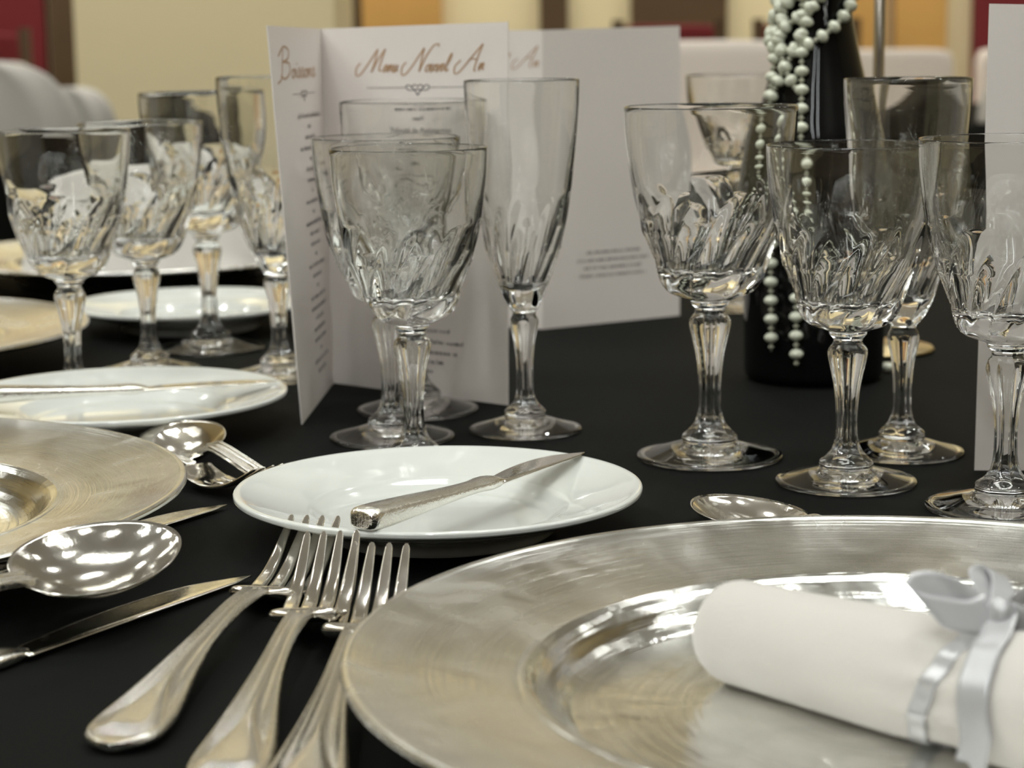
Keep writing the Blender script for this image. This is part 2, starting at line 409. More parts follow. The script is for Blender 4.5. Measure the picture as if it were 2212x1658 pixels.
def glass_meshes(kind):
    mm = 0.001
    if kind == 'goblet':
        outer = [(65.5, 6.5), (66.6, 6.7), (68.2, 8.2), (69.4, 8.5), (70.2, 9.6), (71.6, 13.8), (73.4, 18.0), (76.5, 21.2), (82, 24.1), (92.6, 27.8), (105.5, 31.4), (122.8, 34.5), (140, 36.7), (150, 37.3), (153.2, 37.4)]
        inner_w = [(80, 5.0), (92, 4.6), (105, 3.2), (118, 1.9), (130, 1.3), (153, 1.0)]
        inner_b, bz, tz = 81.0, 69.6, (119, 106); rim = 153.2; nfl, dep, tw = 14, 1.7 * mm, -16.0
        stem = [(65.5, 6.5), (64.2, 6.7), (62.5, 8.3), (60.0, 9.1), (57.5, 8.8), (52, 7.5), (45, 6.1), (36, 5.1), (27, 4.9), (20, 5.5), (15.5, 7.0), (12.4, 9.6), (11.0, 11.4), (10.4, 11.9)]
        foot = [(10.4, 11.9), (9.4, 12.3), (8.2, 12.4), (7.4, 12.2), (7.0, 12.9), (6.0, 16.5), (4.4, 22), (3.0, 27.5), (2.2, 30.6), (1.7, 31.8), (0.9, 32.1), (0.25, 31.4), (0.05, 30.0), (0.6, 27), (1.6, 15), (2.0, 0)]
        nst, sdep = 8, 0.95 * mm
    else:
        outer = [(61.5, 6.0), (62.8, 6.2), (64.0, 7.2), (65.5, 8.3), (68, 10.2), (72, 12.4), (79, 15.2), (90, 18.7), (102, 21.2), (118, 23.9), (140, 26.6), (165, 28.8), (178, 29.4), (180.3, 29.4)]
        inner_w = [(74, 4.2), (90, 3.6), (105, 2.6), (120, 1.7), (135, 1.3), (180, 1.0)]
        inner_b, bz, tz = 75.0, 64.5, (124, 108); rim = 180.3; nfl, dep, tw = 12, 1.35 * mm, -13.0
        stem = [(61.5, 6.0), (60.4, 6.3), (58.8, 7.4), (56.0, 7.8), (52, 7.0), (45, 5.6), (36, 4.7), (28, 4.5), (20, 5.0), (15, 6.7), (12.5, 8.8), (11.2, 10.2), (10.4, 10.8)]
        foot = [(10.4, 10.8), (9.2, 11.2), (8.0, 11.2), (7.4, 11.0), (7.0, 11.9), (6.0, 15.0), (4.4, 20), (3.0, 25), (2.2, 28), (1.7, 29.1), (0.9, 29.4), (0.25, 28.8), (0.05, 27.4), (0.6, 24), (1.6, 14), (2.0, 0)]
        nst, sdep = 8, 0.85 * mm
    # outer wall sampled finely
    zs = []
    z = outer[0][0]
    while z < rim:
        zs.append(z); z += 0.35 if z < bz + 8 else 0.75 if z < tz[0] + 4 else 2.5
    zs.append(rim)
    prof = [(catmull(outer, z) * mm, z * mm) for z in zs]
    n_out = len(prof)
    ro = prof[-1][0]; wt = lin(inner_w, rim) * mm
    for k in range(1, 7):   # rounded lip
        a = PI * k / 7
        prof.append((ro - wt / 2 + math.cos(a) * wt / 2, rim * mm + math.sin(a) * wt * 0.6))
    zi = rim
    while zi > inner_b + 4:
        prof.append(((catmull(outer, zi) - lin(inner_w, zi)) * mm, zi * mm)); zi -= 1.6
    rb = prof[-1][0]; zb0 = prof[-1][1]
    for k in range(1, 15):
        a = PI / 2 * k / 14
        prof.append((max(rb * math.cos(a), 0.0 if k == 14 else 1e-6), zb0 - (zb0 - inner_b * mm) * math.sin(a)))
    prof[-1] = (0.0, inner_b * mm)
    def mod(th, z, r, k):
        if k >= n_out: 
            return r + 0.00012 * math.sin(3 * th + z * 90)      # hand-worked waviness inside
        if k == 0: return r
        rr = swirl(th, z, r, bz * mm, tz[0] * mm, tz[1] * mm, nfl, dep, tw)
        return rr
    bowl = lathe(prof, NT, mod=mod)
    s2 = sorted(stem); zt, zb = s2[-1][0], s2[0][0]
    ns = 70
    sp_ = [(catmull(s2, zt + (zb - zt) * k / ns) * mm, (zt + (zb - zt) * k / ns) * mm) for k in range(ns + 1)]
    def mods(th, z, r, k):
        if k == 0 or k == ns: return r
        zz = z / mm
        e = sst(zt - 1.2, zt - 5.5, zz) if zz > zt - 5.5 else 1.0
        e *= sst(zb + 0.2, zb + 4, zz)
        g = abs(math.sin(nst * th / 2)) ** 0.7
        return r - sdep * g * e * (r / (7 * mm)) ** 0.6
    stem_m = lathe(sp_, NT, mod=mods)
    ft = [(r * mm, z * mm) for z, r in foot]
    fp = smooth_profile(ft, 90)
    fp[0] = ft[0]; fp[-1] = (0.0, ft[-1][1])
    fp = [(max(a, 0), max(b, 0.00003)) for a, b in fp]
    def modf(th, z, r, k):
        if k == 0 or z < 0.0072 or k > 25: return r
        return r - 0.0006 * abs(math.sin(4 * th)) * sst(0, 3, k)
    foot_m = lathe(fp, NT, mod=modf)
    return bowl, stem_m, foot_m
def flip(vf):
    v, f = vf; return v, [tuple(reversed(q)) for q in f]
def make_glass(kind, name, label, cat, loc, rot, sc, group):
    b, s, f = glass_meshes(kind)
    t = thing(name, label, cat, loc, rot, group)
    t.scale = sc
    obj('bowl', *b, M['glass'], t); obj('stem', *flip(s), M['glass'], t); obj('foot', *flip(f), M['glass'], t)
    return t
WG, FG = 'cut crystal wine glasses', 'cut crystal champagne flutes'
goblet = make_glass('goblet', 'wine_glass', 'cut crystal wine glass standing right behind the nearest white bread plate, its foot hidden', 'wine glass', (-0.0470, 0.9745, 0.0003), 0.1, (0.99, 0.99, 0.99), WG)
A = 1.1
dup(goblet, 'smaller crystal wine glass close behind the one at the near bread plate, foot visible', (-0.0618, 1.0490, 0.0003), 0.9, (1, 1, 1), WG)
dup(goblet, 'tall cut crystal water glass against the front menu card, blurred behind two smaller glasses', (-0.0520, 1.1265, 0.0003), 1.7, (1.04, 1.04, A), WG)
dup(goblet, 'large cut crystal water glass standing alone in the middle left of the beaded bottle', (0.0955, 0.9903, 0.0003), 2.3, (A, A, A), WG)
dup(goblet, 'crystal wine glass in front of the black bottle, its whole foot visible beyond the charger', (0.1518, 0.9288, 0.0003), 3.1, (1, 1, 1), WG)
dup(goblet, 'cut crystal wine glass cropped by the right edge in front of the blank white card', (0.2108, 0.873, 0.0003), 4.0, (1.05, 1.05, 1.03), WG)
dup(goblet, 'blurred cut crystal wine glass furthest left, beyond the neighbouring bread plate', (-0.2508, 1.176, 0.0003), 4.7, (1, 1, 1), WG)
dup(goblet, 'blurred cut crystal wine glass second from the left beyond the neighbouring bread plate', (-0.2241, 1.274, 0.0003), 5.3, (1, 1, 1), WG)
dup(goblet, 'blurred cut crystal glass with pale stem, third from the left beyond the neighbouring bread plate', (-0.1995, 1.366, 0.0003), 0.6, (A, A, A), WG)
flute = make_glass('flute', 'champagne_flute', 'cut crystal champagne flute standing right of the front menu card', 'champagne flute', (0.0067, 1.0658, 0.0003), 0.3, (1, 1, 1), FG)
dup(flute, 'cut crystal champagne flute between the black bottle and the blank white card', (0.1895, 0.9955, 0.0003), 1.9, (1.03, 1.03, 1), FG)
dup(flute, 'blurred cut crystal champagne flute half hidden behind the front menu card', (-0.141, 1.2500, 0.0003), 2.9, (1.12, 1.12, 1), FG)
dup(goblet, 'blurred cut crystal glass behind the water glass, left of the black bottle', (0.172, 1.545, 0.0003), 1.2, (1.1, 1.1, 1.12), WG)

# ------------------------------------------------------------------ plates
def plate_profile(R, pts_top, pts_bottom):
    return [(r, z) for r, z in pts_top] + [(r, z) for r, z in pts_bottom]
bp_prof = smooth_profile([(0.0001, 0.0062), (0.02, 0.0060), (0.038, 0.0060), (0.0455, 0.0066), (0.050, 0.0088), (0.0535, 0.0112), (0.057, 0.0122), (0.068, 0.0148), (0.078, 0.0180), (0.0822, 0.0196), (0.0842, 0.0194), (0.0847, 0.0182), (0.0838, 0.0168), (0.078, 0.0146), (0.066, 0.0110), (0.056, 0.0080), (0.051, 0.0050), (0.0485, 0.0012), (0.0470, 0.0003), (0.0455, 0.0012), (0.044, 0.0032), (0.020, 0.0034), (0.0001, 0.0034)], 150)
bp_prof[0] = (0, bp_prof[0][1]); bp_prof[-1] = (0, bp_prof[-1][1])
pl = obj('bread_plate', *lathe(bp_prof, 128), M['porcelain'], loc=(-0.0311, 0.8446, 0.0003))
PG = 'white porcelain bread plates'
tag(pl, 'round white porcelain bread plate nearest the middle with a butter knife across it', 'plate', PG)
p2 = pl.copy(); C.objects.link(p2); p2.location = (-0.2065, 1.0855, 0.0003); p2.scale = (1.03, 1.03, 1)
tag(p2, 'white bread plate at the left edge beyond the silver charger, knife laid across', 'plate', PG)
p3 = pl.copy(); C.objects.link(p3); p3.location = (-0.228, 1.468, 0.0003); p3.scale = (1.0, 1.0, 1)
tag(p3, 'blurred white bread plate seen behind the stems of the left glasses', 'plate', PG)

ch_well = smooth_profile([(0.0001, 0.0072), (0.03, 0.0070), (0.07, 0.0067), (0.094, 0.0066), (0.0995, 0.0072), (0.1035, 0.0100), (0.1068, 0.0145), (0.1095, 0.0172), (0.1125, 0.0186)], 90)
ch_well[0] = (0, ch_well[0][1])
ch_rim = smooth_profile([(0.1125, 0.0186), (0.1138, 0.0185), (0.117, 0.0182), (0.135, 0.0205), (0.153, 0.0238), (0.1605, 0.0258), (0.1632, 0.0268), (0.1650, 0.0266), (0.1657, 0.0254), (0.1650, 0.0238), (0.158, 0.0215), (0.135, 0.0180), (0.115, 0.0160), (0.108, 0.0120), (0.103, 0.0050), (0.100, 0.0012), (0.097, 0.0004), (0.090, 0.0010), (0.05, 0.0012), (0.0001, 0.0012)], 150)
ch_rim[0] = ch_well[-1]; ch_rim[-1] = (0, 0.0012)
def make_charger(label, loc):
    t = thing('charger_plate', label, 'charger plate', loc, 0, 'silver charger plates')
    obj('well', *flip(lathe(ch_well, 160)), M['charger_well'], t); obj('rim', *flip(lathe(ch_rim, 160)), M['charger_rim'], t)
    return t
charger = make_charger('large round silver charger plate nearest, holding the ribboned napkin', (0.1151, 0.5859, 0.0003))
c2 = dup(charger, 'silver charger plate cropped by the left edge behind the big spoon and knives', (-0.2990, 0.8194, 0.0003), 1.0)
c3 = dup(charger, 'blurred silver charger plate at far left behind the leftmost wine glass', (-0.435, 1.300, 0.0003), 2.0)
c4 = dup(charger, 'blurred silver charger plate across the table under a tall folded napkin', (-0.315, 1.76, 0.0003), 2.6)

# ------------------------------------------------------------------ cutlery (local x runs from the handle end to the tip, table at z = 0)
def sheet(ns, nv, x0, x1, yl, yr, zf, tf, crown=None, xs=None):
    """closed thin body between edges yl(x) and yr(x); zf underside height, tf thickness"""
    V, Fc = [], []
    X = xs or [x0 + (x1 - x0) * i / ns for i in range(ns + 1)]
    ns = len(X) - 1
    for side in (0, 1):
        for x in X:
            a, b = yl(x), yr(x)
            for j in range(nv + 1):
                v = -1 + 2 * j / nv
                y = (a + b) / 2 + (b - a) / 2 * v
                t = tf(x); e = math.sqrt(max(0, 1 - abs(v) ** 6)) * 0.85 + 0.15
                mid = zf(x) + t / 2
                c = crown(x, v) if crown else 0
                V.append((x, y, mid + t / 2 * e + c) if side == 0 else (x, y, mid - t / 2 * e + c * 0.25))
    m = (ns + 1) * (nv + 1)
    def I(s, i, j): return s * m + i * (nv + 1) + j
    for i in range(ns):
        for j in range(nv):
            Fc.append((I(0, i, j), I(0, i + 1, j), I(0, i + 1, j + 1), I(0, i, j + 1)))
            Fc.append((I(1, i, j), I(1, i, j + 1), I(1, i + 1, j + 1), I(1, i + 1, j)))
        Fc.append((I(0, i, 0), I(1, i, 0), I(1, i + 1, 0), I(0, i + 1, 0)))
        Fc.append((I(0, i, nv), I(0, i + 1, nv), I(1, i + 1, nv), I(1, i, nv)))
    for j in range(nv):
        Fc.append((I(0, 0, j), I(0, 0, j + 1), I(1, 0, j + 1), I(1, 0, j)))
        Fc.append((I(0, ns, j), I(1, ns, j), I(1, ns, j + 1), I(0, ns, j + 1)))
    return V, Fc
def endround(x, x0, L):
    """0..1 rounding factor of an outline that starts at x0"""
    u = min(1, max(0, (x - x0) / L)); return math.sqrt(max(0, 1 - (1 - u) ** 2))
HW = [(0.0, 0.0098), (0.012, 0.0113), (0.024, 0.0112), (0.040, 0.0092), (0.060, 0.0066), (0.080, 0.0047), (0.100, 0.0038), (0.118, 0.0034), (0.145, 0.0036)]
def handle_width(x): return catmull(HW, x) * endround(x, 0, 0.010) + 0.0003
def handle_crown(x, v):
    a = abs(v)
    bead = 0.0014 * math.exp(-((a - 0.86) / 0.11) ** 2)
    bead2 = 0.0010 * math.exp(-((a - 0.60) / 0.07) ** 2) * sst(0.03, 0.05, x)
    tear_w = 0.62 * (1 - sst(0.012, 0.062, x)) + 0.10
    tear = 0.0017 * math.exp(-(a / max(tear_w, 0.05)) ** 4) * sst(0.004, 0.014, x) * (1 - 0.55 * sst(0.05, 0.08, x))
    groove = -0.0012 * math.exp(-((a - tear_w * 1.12) / 0.06) ** 2) * sst(0.006, 0.016, x)
    return (bead + bead2 + tear + groove) * endround(x, 0, 0.008)
def graded(x0, x1, n, dense=0.012, nd=14):
    return [x0 + dense * (i / nd) ** 2 for i in range(nd)] + [x0 + dense + (x1 - x0 - dense) * i / n for i in range(n + 1)]
def make_handle(parent, x1, zf, tf):
    v, f = sheet(0, 40, 0, 0, lambda x: -handle_width(x), handle_width, zf, tf, handle_crown, graded(0.0, x1, 60))
    return obj('handle', v, f, M['handle_steel'], parent)

FZ = [(0, 0.0010), (0.03, 0.0022), (0.07, 0.0062), (0.100, 0.0082), (0.120, 0.0086), (0.138, 0.0076), (0.150, 0.0055), (0.162, 0.0024), (0.176, 0.0008), (0.195, 0.0040), (0.222, 0.0165)]
def make_fork(label, group):
    t = thing('dinner_fork', label, 'fork', (0, 0, 0), 0, group)
    zf = lambda x: catmull(FZ, x); 
    make_handle(t, 0.146, zf, lambda x: 0.0024 - 0.0004 * sst(0, 0.05, x) + 0.0006 * sst(0.09, 0.12, x))
    HD = [(0.138, 0.0030), (0.1450, 0.0042), (0.1466, 0.0080), (0.1480, 0.0112), (0.1500, 0.0121), (0.170, 0.0123)]
    hw = lambda x: lin(HD, x)
    def bc(x, v): return 0.0006 * math.exp(-((x - 0.1495) / 0.0016) ** 2) - 0.0012 * (1 - v * v) * sst(0.150, 0.160, x)
    obj('head', *sheet(70, 24, 0.138, 0.1700, lambda x: -hw(x), hw, lambda x: zf(x) - 0.0016 * math.exp(-((x - 0.1490) / 0.0022) ** 2), lambda x: 0.0026 - 0.0006 * sst(0.148, 0.165, x) + 0.0022 * math.exp(-((x - 0.1490) / 0.0022) ** 2), bc), M['steel'], t)
    for yc in (-0.00945, -0.00315, 0.00315, 0.00945):
        def cyc(x, yc=yc): return yc * (1 - 0.03 * sst(0.17, 0.222, x))
        def tw(x): return (0.0029 - 0.0017 * ((x - 0.168) / 0.054) ** 1.7 if x > 0.168 else 0.0029) * (endround(0.2222 - x, 0, 0.0025) if x > 0.219 else 1) + 0.0001
        dz = -0.0012 * (1 - (yc / 0.0123) ** 2)
        xs = [0.166 + 0.003 * i / 6 for i in range(6)] + [0.169 + (0.2195 - 0.169) * i / 30 for i in range(31)] + [0.2195 + 0.0026 * i / 7 for i in range(1, 8)]
        obj('tine', *sheet(0, 8, 0, 0, lambda x: cyc(x) - tw(x), lambda x: cyc(x) + tw(x), lambda x, dz=dz: zf(x) + dz * (1 - sst(0.17, 0.2, x)) + 0.0003, lambda x: 0.0021 - 0.0008 * sst(0.18, 0.222, x), None, xs), M['steel'], t)
    return t
def aim(o, p0, p1, L, ztip, roll=0.0):
    """put local (0,0,0) at p0 and point the local axis through (L,0,ztip) at p1; scale is kept"""
    p0, p1 = Vector(p0), Vector(p1); d = p1 - p0
    rz = math.atan2(d.y, d.x); el = math.atan2(d.z, math.hypot(d.x, d.y)) - math.atan2(ztip, L)
    o.location = p0
    o.rotation_euler = (Matrix.Rotation(rz, 3, 'Z') @ Matrix.Rotation(-el, 3, 'Y') @ Matrix.Rotation(roll, 3, 'X')).to_euler()
    s = d.length / math.hypot(L, ztip); o.scale = (s, s, s)
CG = 'silver dinner forks fanned beside the charger'
fork = make_fork('silver dinner fork furthest from the charger, whole handle end visible on the black cloth', CG)
aim(fork, (-0.1172, 0.5745, 0.0004), (-0.0781, 0.7980, 0.0170), 0.222, 0.0165)
f2 = copy_tree(fork); f2['label'] = 'silver dinner fork in the middle of the three, its tines crossing its neighbour'
aim(f2, (-0.0800, 0.5330, 0.0030), (-0.0673, 0.7570, 0.0205), 0.222, 0.0165, -0.03)
f3 = copy_tree(fork); f3['label'] = 'silver dinner fork closest to the charger, tines partly hidden by its rim'
aim(f3, (-0.0580, 0.5110, 0.0030), (-0.0494, 0.7400, 0.0200), 0.222, 0.0165, 0.04)

def blade(parent, xa, xb, wmax, z0, th, bulge=1):
    def yl(x):
        u = (x - xa) / (xb - xa); return -wmax * (0.36 - 0.10 * u) * (1 - sst(0.90, 1.0, u) * 0.35) * bulge
    def yr(x):
        u = (x - xa) / (xb - xa)
        top = wmax * catmull([(0, 0.20), (0.10, 0.34), (0.3, 0.52), (0.55, 0.62), (0.78, 0.52), (0.92, 0.16), (1.0, -0.165)], u)
        return top * bulge
    xs = [xa + (xb - xa) * (1 - (1 - i / 60) ** 1.25) for i in range(61)]
    def y1(x): return yl(x)
    def y2(x): return yr(x) + (0.0004 * bulge if x >= xb - 1e-6 else 0)
    return obj('blade', *sheet(0, 14, 0, 0, y1, y2, lambda x: z0, lambda x: th * (1 - 0.55 * sst(xa, xb, x)), None, xs), M['steel'], parent)
def knife_handle(parent, x1, w0, w1, h0, h1, z_lift=0.0):
    """solid rounded handle with a blunt end and a swelling collar at the blade"""
    V, Fc = [], []; n = 28; xs = graded(0.0, x1, 60, 0.006, 10)
    for x in xs:
        u = x / x1
        ww = w0 + (w1 - w0) * sst(0.0, 0.85, u) + 0.0016 * math.exp(-((u - 0.88) / 0.05) ** 2)
        hh = h0 + (h1 - h0) * sst(0.0, 0.8, u) + 0.0008 * math.exp(-((u - 0.88) / 0.05) ** 2)
        e = 0.55 + 0.45 * endround(x, 0, 0.005)
        if u > 0.94: 
            k = (u - 0.94) / 0.06; hh = hh * (1 - 0.75 * k); ww = ww * (1 - 0.12 * k)
        for k in range(n):
            a = 2 * PI * k / n; c, s = math.cos(a), math.sin(a)
            q = 0.62
            yy = math.copysign(abs(c) ** q, c) * ww / 2 * e; zz = math.copysign(abs(s) ** q, s) * hh / 2 * e
            zz += 0.0003 * (s > 0.5) * (abs(c) < 0.4)
            V.append((x, yy, zz + h0 / 2 * (1 - u) + (h1 / 2 + z_lift) * u))
    for i in range(len(xs) - 1):
        for k in range(n):
            Fc.append((i * n + k, (i + 1) * n + k, (i + 1) * n + (k + 1) % n, i * n + (k + 1) % n))
    Fc.append(tuple(range(n))); Fc.append(tuple(reversed(range((len(xs) - 1) * n, len(xs) * n))))
    return obj('handle', V, Fc, M['handle_steel'], parent)
def make_knife(name, label, cat, hl, total, wmax, w0, w1, h0, group=None, bulge=1):
    t = thing(name, label, cat, (0, 0, 0), 0, group)
    knife_handle(t, hl, w0, w1, h0, 0.0042)
    blade(t, hl - 0.004, total, wmax, 0.0012, 0.0016, bulge)
    return t
BG = 'butter knives on bread plates'
bk = make_knife('butter_knife', 'butter knife with blunt grey handle lying across the near white bread plate', 'knife', 0.098, 0.165, 0.0155, 0.0138, 0.0100, 0.0095, BG, 1)
aim(bk, (-0.0577, 0.7640, 0.0195), (0.0296, 0.9035, 0.0195), 0.165, 0.0)
bk2 = copy_tree(bk); bk2['label'] = 'butter knife lying across the blurred bread plate at the left edge'
aim(bk2, (-0.2860, 1.0530, 0.0195), (-0.1272, 1.1080, 0.0195), 0.165, 0.0)
KG = 'dinner knives of the neighbouring setting'
kn = make_knife('dinner_knife', 'shiny dinner knife with its blade pointing at the forks, handle cropped by the left edge', 'knife', 0.110, 0.222, 0.0175, 0.0145, 0.0095, 0.0080, KG, 1)
aim(kn, (-0.2250, 0.5775, 0.0004), (-0.1026, 0.7702, 0.0004), 0.222, 0.0)
kn2 = copy_tree(kn); kn2['label'] = 'dinner knife mostly hidden under the big spoon, only its blade tip showing'
aim(kn2, (-0.2440, 0.7050, 0.0004), (-0.1281, 0.8932, 0.0004), 0.222, 0.0)

def make_spoon(label, group, L=0.20, bl=0.066, bw=0.043, depth=0.0095, bm='steel', hk=1.0):
    t = thing('spoon', label, 'spoon', (0, 0, 0), 0, group)
    xb = L - bl
    SZ = [(0, 0.0012), (0.03, 0.0025), (xb * 0.55, 0.0085), (xb - 0.015, 0.0135), (xb - 0.002, depth + 0.0008), (xb + 0.004, depth - 0.0006)]
    def hw_(x): return 0.0034 + (handle_width(x) - 0.0034) * hk if x > 0.012 else handle_width(x) * (0.3 + 0.7 * hk)
    v, f = sheet(0, 40, 0, 0, lambda x: -hw_(x), hw_, lambda x: catmull(SZ, x), lambda x: 0.0024, handle_crown, graded(0.0, xb + 0.004, 60))
    obj('handle', v, f, M['handle_steel'], t)
    V, Fc = [], []; nr, nth = 22, 72
    cx_ = xb + bl / 2
    for s in (0, 1):
        for i in range(nr + 1):
            r = i / nr
            for k in range(nth):
                a = 2 * PI * k / nth; c, si = math.cos(a), math.sin(a)
                # egg outline, widest towards the handle
                X = bl / 2 * c; Y = bw / 2 * si * (1 - 0.13 * c) * (abs(si) ** 0.0)
                z = depth * (r ** 2.3) 
                th = 0.0013 * (1 - 0.35 * r)
                rim = 0.0012 * sst(0.9, 1, r) * (0.4 * c)
                V.append((cx_ + X * r, Y * r, z + th * (s == 0) + rim + 0.0002))
    m = (nr + 1) * nth
    for i in range(nr):
        for k in range(nth):
            a, b, c_, d = i * nth + k, i * nth + (k + 1) % nth, (i + 1) * nth + (k + 1) % nth, (i + 1) * nth + k
            Fc.append((a, d, c_, b)); Fc.append((a + m, b + m, c_ + m, d + m))
    for k in range(nth):
        a, b = nr * nth + k, nr * nth + (k + 1) % nth
        Fc.append((a, a + m, b + m, b))
    obj('bowl', V, Fc, M[bm], t)
    return t
sp1 = make_spoon('big shiny table spoon with its bowl raised over two knives at the left edge', None, 0.200, 0.070, 0.046, 0.0110, 'worn_steel')
# handle end is off frame; bowl tip lifted on the knives
tx, ty = -0.1272, 0.7400
d = Vector((0.60, 0.80))
aim(sp1, (tx - d.x * 0.198, ty - d.y * 0.198, 0.0030), (tx, ty, 0.0290), 0.200, 0.0125, 0.25)
DG = 'dessert spoons laid above the chargers'
sp2 = make_spoon('small dessert spoon with oval bowl crossing a fork between the two white bread plates', DG, 0.165, 0.064, 0.041, 0.0095, 'steel', 0.12)
aim(sp2, (-0.0850, 0.8740, 0.0030), (-0.1755, 1.0080, 0.0150), 0.165, 0.0105, -0.34)
sp3 = copy_tree(sp2); sp3['label'] = 'dessert spoon with only its bowl peeking out behind the near silver charger'
aim(sp3, (0.1560, 0.7180, 0.0004), (0.0818, 0.8665, 0.0080), 0.165, 0.0095)
sf = copy_tree(fork); sf['label'] = 'small dessert fork crossing the spoon beyond the left charger, tines towards the near bread plate'
sf['group'] = ''
del sf['group']
sf.name = 'dessert_fork'
aim(sf, (-0.2280, 1.0290, 0.0010), (-0.1075, 0.8985, 0.0165), 0.222, 0.0165, 0.0)

# ------------------------------------------------------------------ napkin roll with ribbon on the near charger
NA = Vector((0.0635, 0.6205, 0.0)); NDIR = Vector((0.664, -0.748, 0)).normalized(); NN = Vector((0.748, 0.664, 0)).normalized()
FLOOR_Z = 0.0072
TIE = 0.094
def roll_r(s): return 0.0163 + 0.0036 * sst(0.0, 0.16, s)
def roll_pt(s, a, extra=0.0):
    """a = 0 top, pi/2 towards -NN (camera side)"""
    r = roll_r(s)
    e = math.sqrt(max(0.0, 1 - max(0, (0.010 - s) / 0.010) ** 2.2)) if s < 0.010 else 1
    e2 = math.sqrt(max(0.0, 1 - max(0, (s - 0.205) / 0.010) ** 2.2)) if s > 0.205 else 1
    pinch = 1 - 0.11 * math.exp(-((s - TIE) / 0.010) ** 2)
    rr = r * (0.62 + 0.38 * e) * (0.62 + 0.38 * e2) * pinch
    wob = 1 + 0.015 * math.sin(2 * a + 30 * s) + 0.010 * math.sin(5 * a + 11 * s)
    puck = 1 + 0.03 * math.sin(11 * a) * math.exp(-((s - TIE) / 0.016) ** 2)
    lap = 0.0010 * sst(-0.02, 0.05, ((a - 2.3) % (2 * PI))/ (2 * PI)) if False else 0
    rr = rr * wob * puck + extra
    cz = FLOOR_Z + r * 0.965
    p = NA + NDIR * s + NN * (-math.sin(a) * rr * 1.06) 
    z = cz + math.cos(a) * rr * 0.985
    return Vector((p.x, p.y, max(z, FLOOR_Z + 0.0003 + (extra > 0) * 0.0)))
V, Fc = [], []; ns, nh = 130, 96
ss = [0.010 * (i / 14) ** 1.6 for i in range(14)] + [0.010 + 0.195 * i / ns for i in range(ns + 1)] + [0.205 + 0.010 * (1 - (1 - i / 14) ** 1.6) for i in range(1, 15)]
for s in ss:
    for k in range(nh): V.append(roll_pt(s, 2 * PI * k / nh))
for i in range(len(ss) - 1):
    for k in range(nh): Fc.append((i * nh + k, i * nh + (k + 1) % nh, (i + 1) * nh + (k + 1) % nh, (i + 1) * nh + k))
# spiral folds in the rolled ends
for end, s0, sg in ((0, 0.0, 1), (len(ss) - 1, 0.215, -1)):
    base = end * nh; prev = [base + k for k in range(nh)]
    c0 = roll_pt(s0, 0) * 0.5 + roll_pt(s0, PI) * 0.5
    for q in range(1, 9):
        ring = []
        for k in range(nh):
            a = 2 * PI * k / nh
            e = roll_pt(s0, a); u = 1 - q / 9
            dep = 0.0012 * math.sin(2 * PI * (3 * u + k / nh)) + 0.002 * (1 - u)
            ring.append(len(V)); V.append(c0 + (e - c0) * u + NDIR * dep * sg)
        for k in range(nh): Fc.append((prev[k], ring[k], ring[(k + 1) % nh], prev[(k + 1) % nh]))
        prev = ring
    Fc.append(tuple(prev))
nap = thing('napkin', 'rolled white linen napkin tied with a grey satin ribbon on the near silver charger', 'napkin', (0, 0, 0))
obj('linen_roll', V, Fc, M['linen'], nap)
def strip(path, wdirs, width, th=0.00035, name='ribbon', parent=None, cut=0.0):
    V, Fc = [], []
    n = len(path)
    for i, p in enumerate(path):
        p = Vector(p); wd = wdirs[i] if isinstance(wdirs, list) else wdirs
        wd = Vector(wd).normalized()
        a = Vector(path[max(i - 1, 0)]); b = Vector(path[min(i + 1, n - 1)]); dd = (b - a).normalized()
        nn = dd.cross(wd).normalized()
        for j in range(9):
            u = -1 + j / 4
            off = dd * (cut * u if i == n - 1 else 0)
            for s in (1, -1): V.append(p + wd * u * width / 2 + nn * s * th / 2 + off)
    def I(i, j, s): return (i * 9 + j) * 2 + s
    for i in range(n - 1):
        for j in range(8):
            Fc.append((I(i, j, 0), I(i + 1, j, 0), I(i + 1, j + 1, 0), I(i, j + 1, 0)))
            Fc.append((I(i, j, 1), I(i, j + 1, 1), I(i + 1, j + 1, 1), I(i + 1, j, 1)))
        Fc.append((I(i, 0, 0), I(i, 0, 1), I(i + 1, 0, 1), I(i + 1, 0, 0)))
        Fc.append((I(i, 8, 0), I(i + 1, 8, 0), I(i + 1, 8, 1), I(i, 8, 1)))
    return obj(name, V, Fc, M['satin'], parent)
def cr_path(pts, n):
    P = [Vector(p) for p in pts]; P = [P[0] * 2 - P[1]] + P + [P[-1] * 2 - P[-2]]
    out = []; seg = len(P) - 3
    for k in range(n + 1):
        t = k / n * seg; i = min(int(t), seg - 1); u = t - i
        p0, p1, p2, p3 = P[i:i + 4]
        out.append(0.5 * ((2 * p1) + (-p0 + p2) * u + (2 * p0 - 5 * p1 + 4 * p2 - p3) * u * u + (-p0 + 3 * p1 - 3 * p2 + p3) * u ** 3))
    return out
band = [roll_pt(TIE - 0.004 + 0.006 * math.cos(2 * PI * k / 60), 2 * PI * k / 60, 0.0006) for k in range(61)]
strip(band, NDIR, 0.0062, 0.0003, 'ribbon_band', nap)
K = Vector((0.1312, 0.5452, 0.0478))
def rel(l): return [K + Vector(p) for p in l]
WL = Vector((0.62, -0.25, -0.74))
loopL = cr_path(rel([(0, 0, 0), (-0.007, 0.001, 0.0042), (-0.014, 0.002, 0.0062), (-0.0195, 0.001, 0.0058), (-0.0215, -0.001, 0.0038), (-0.0190, -0.003, 0.0018), (-0.0120, -0.003, 0.0002), (-0.005, -0.002, -0.0010), (0, 0, 0)]), 60)
strip(loopL, [Vector((0.62, -0.25, -0.74)) if True else 0 for _ in loopL], 0.0128, 0.0003, 'ribbon_loop', nap)
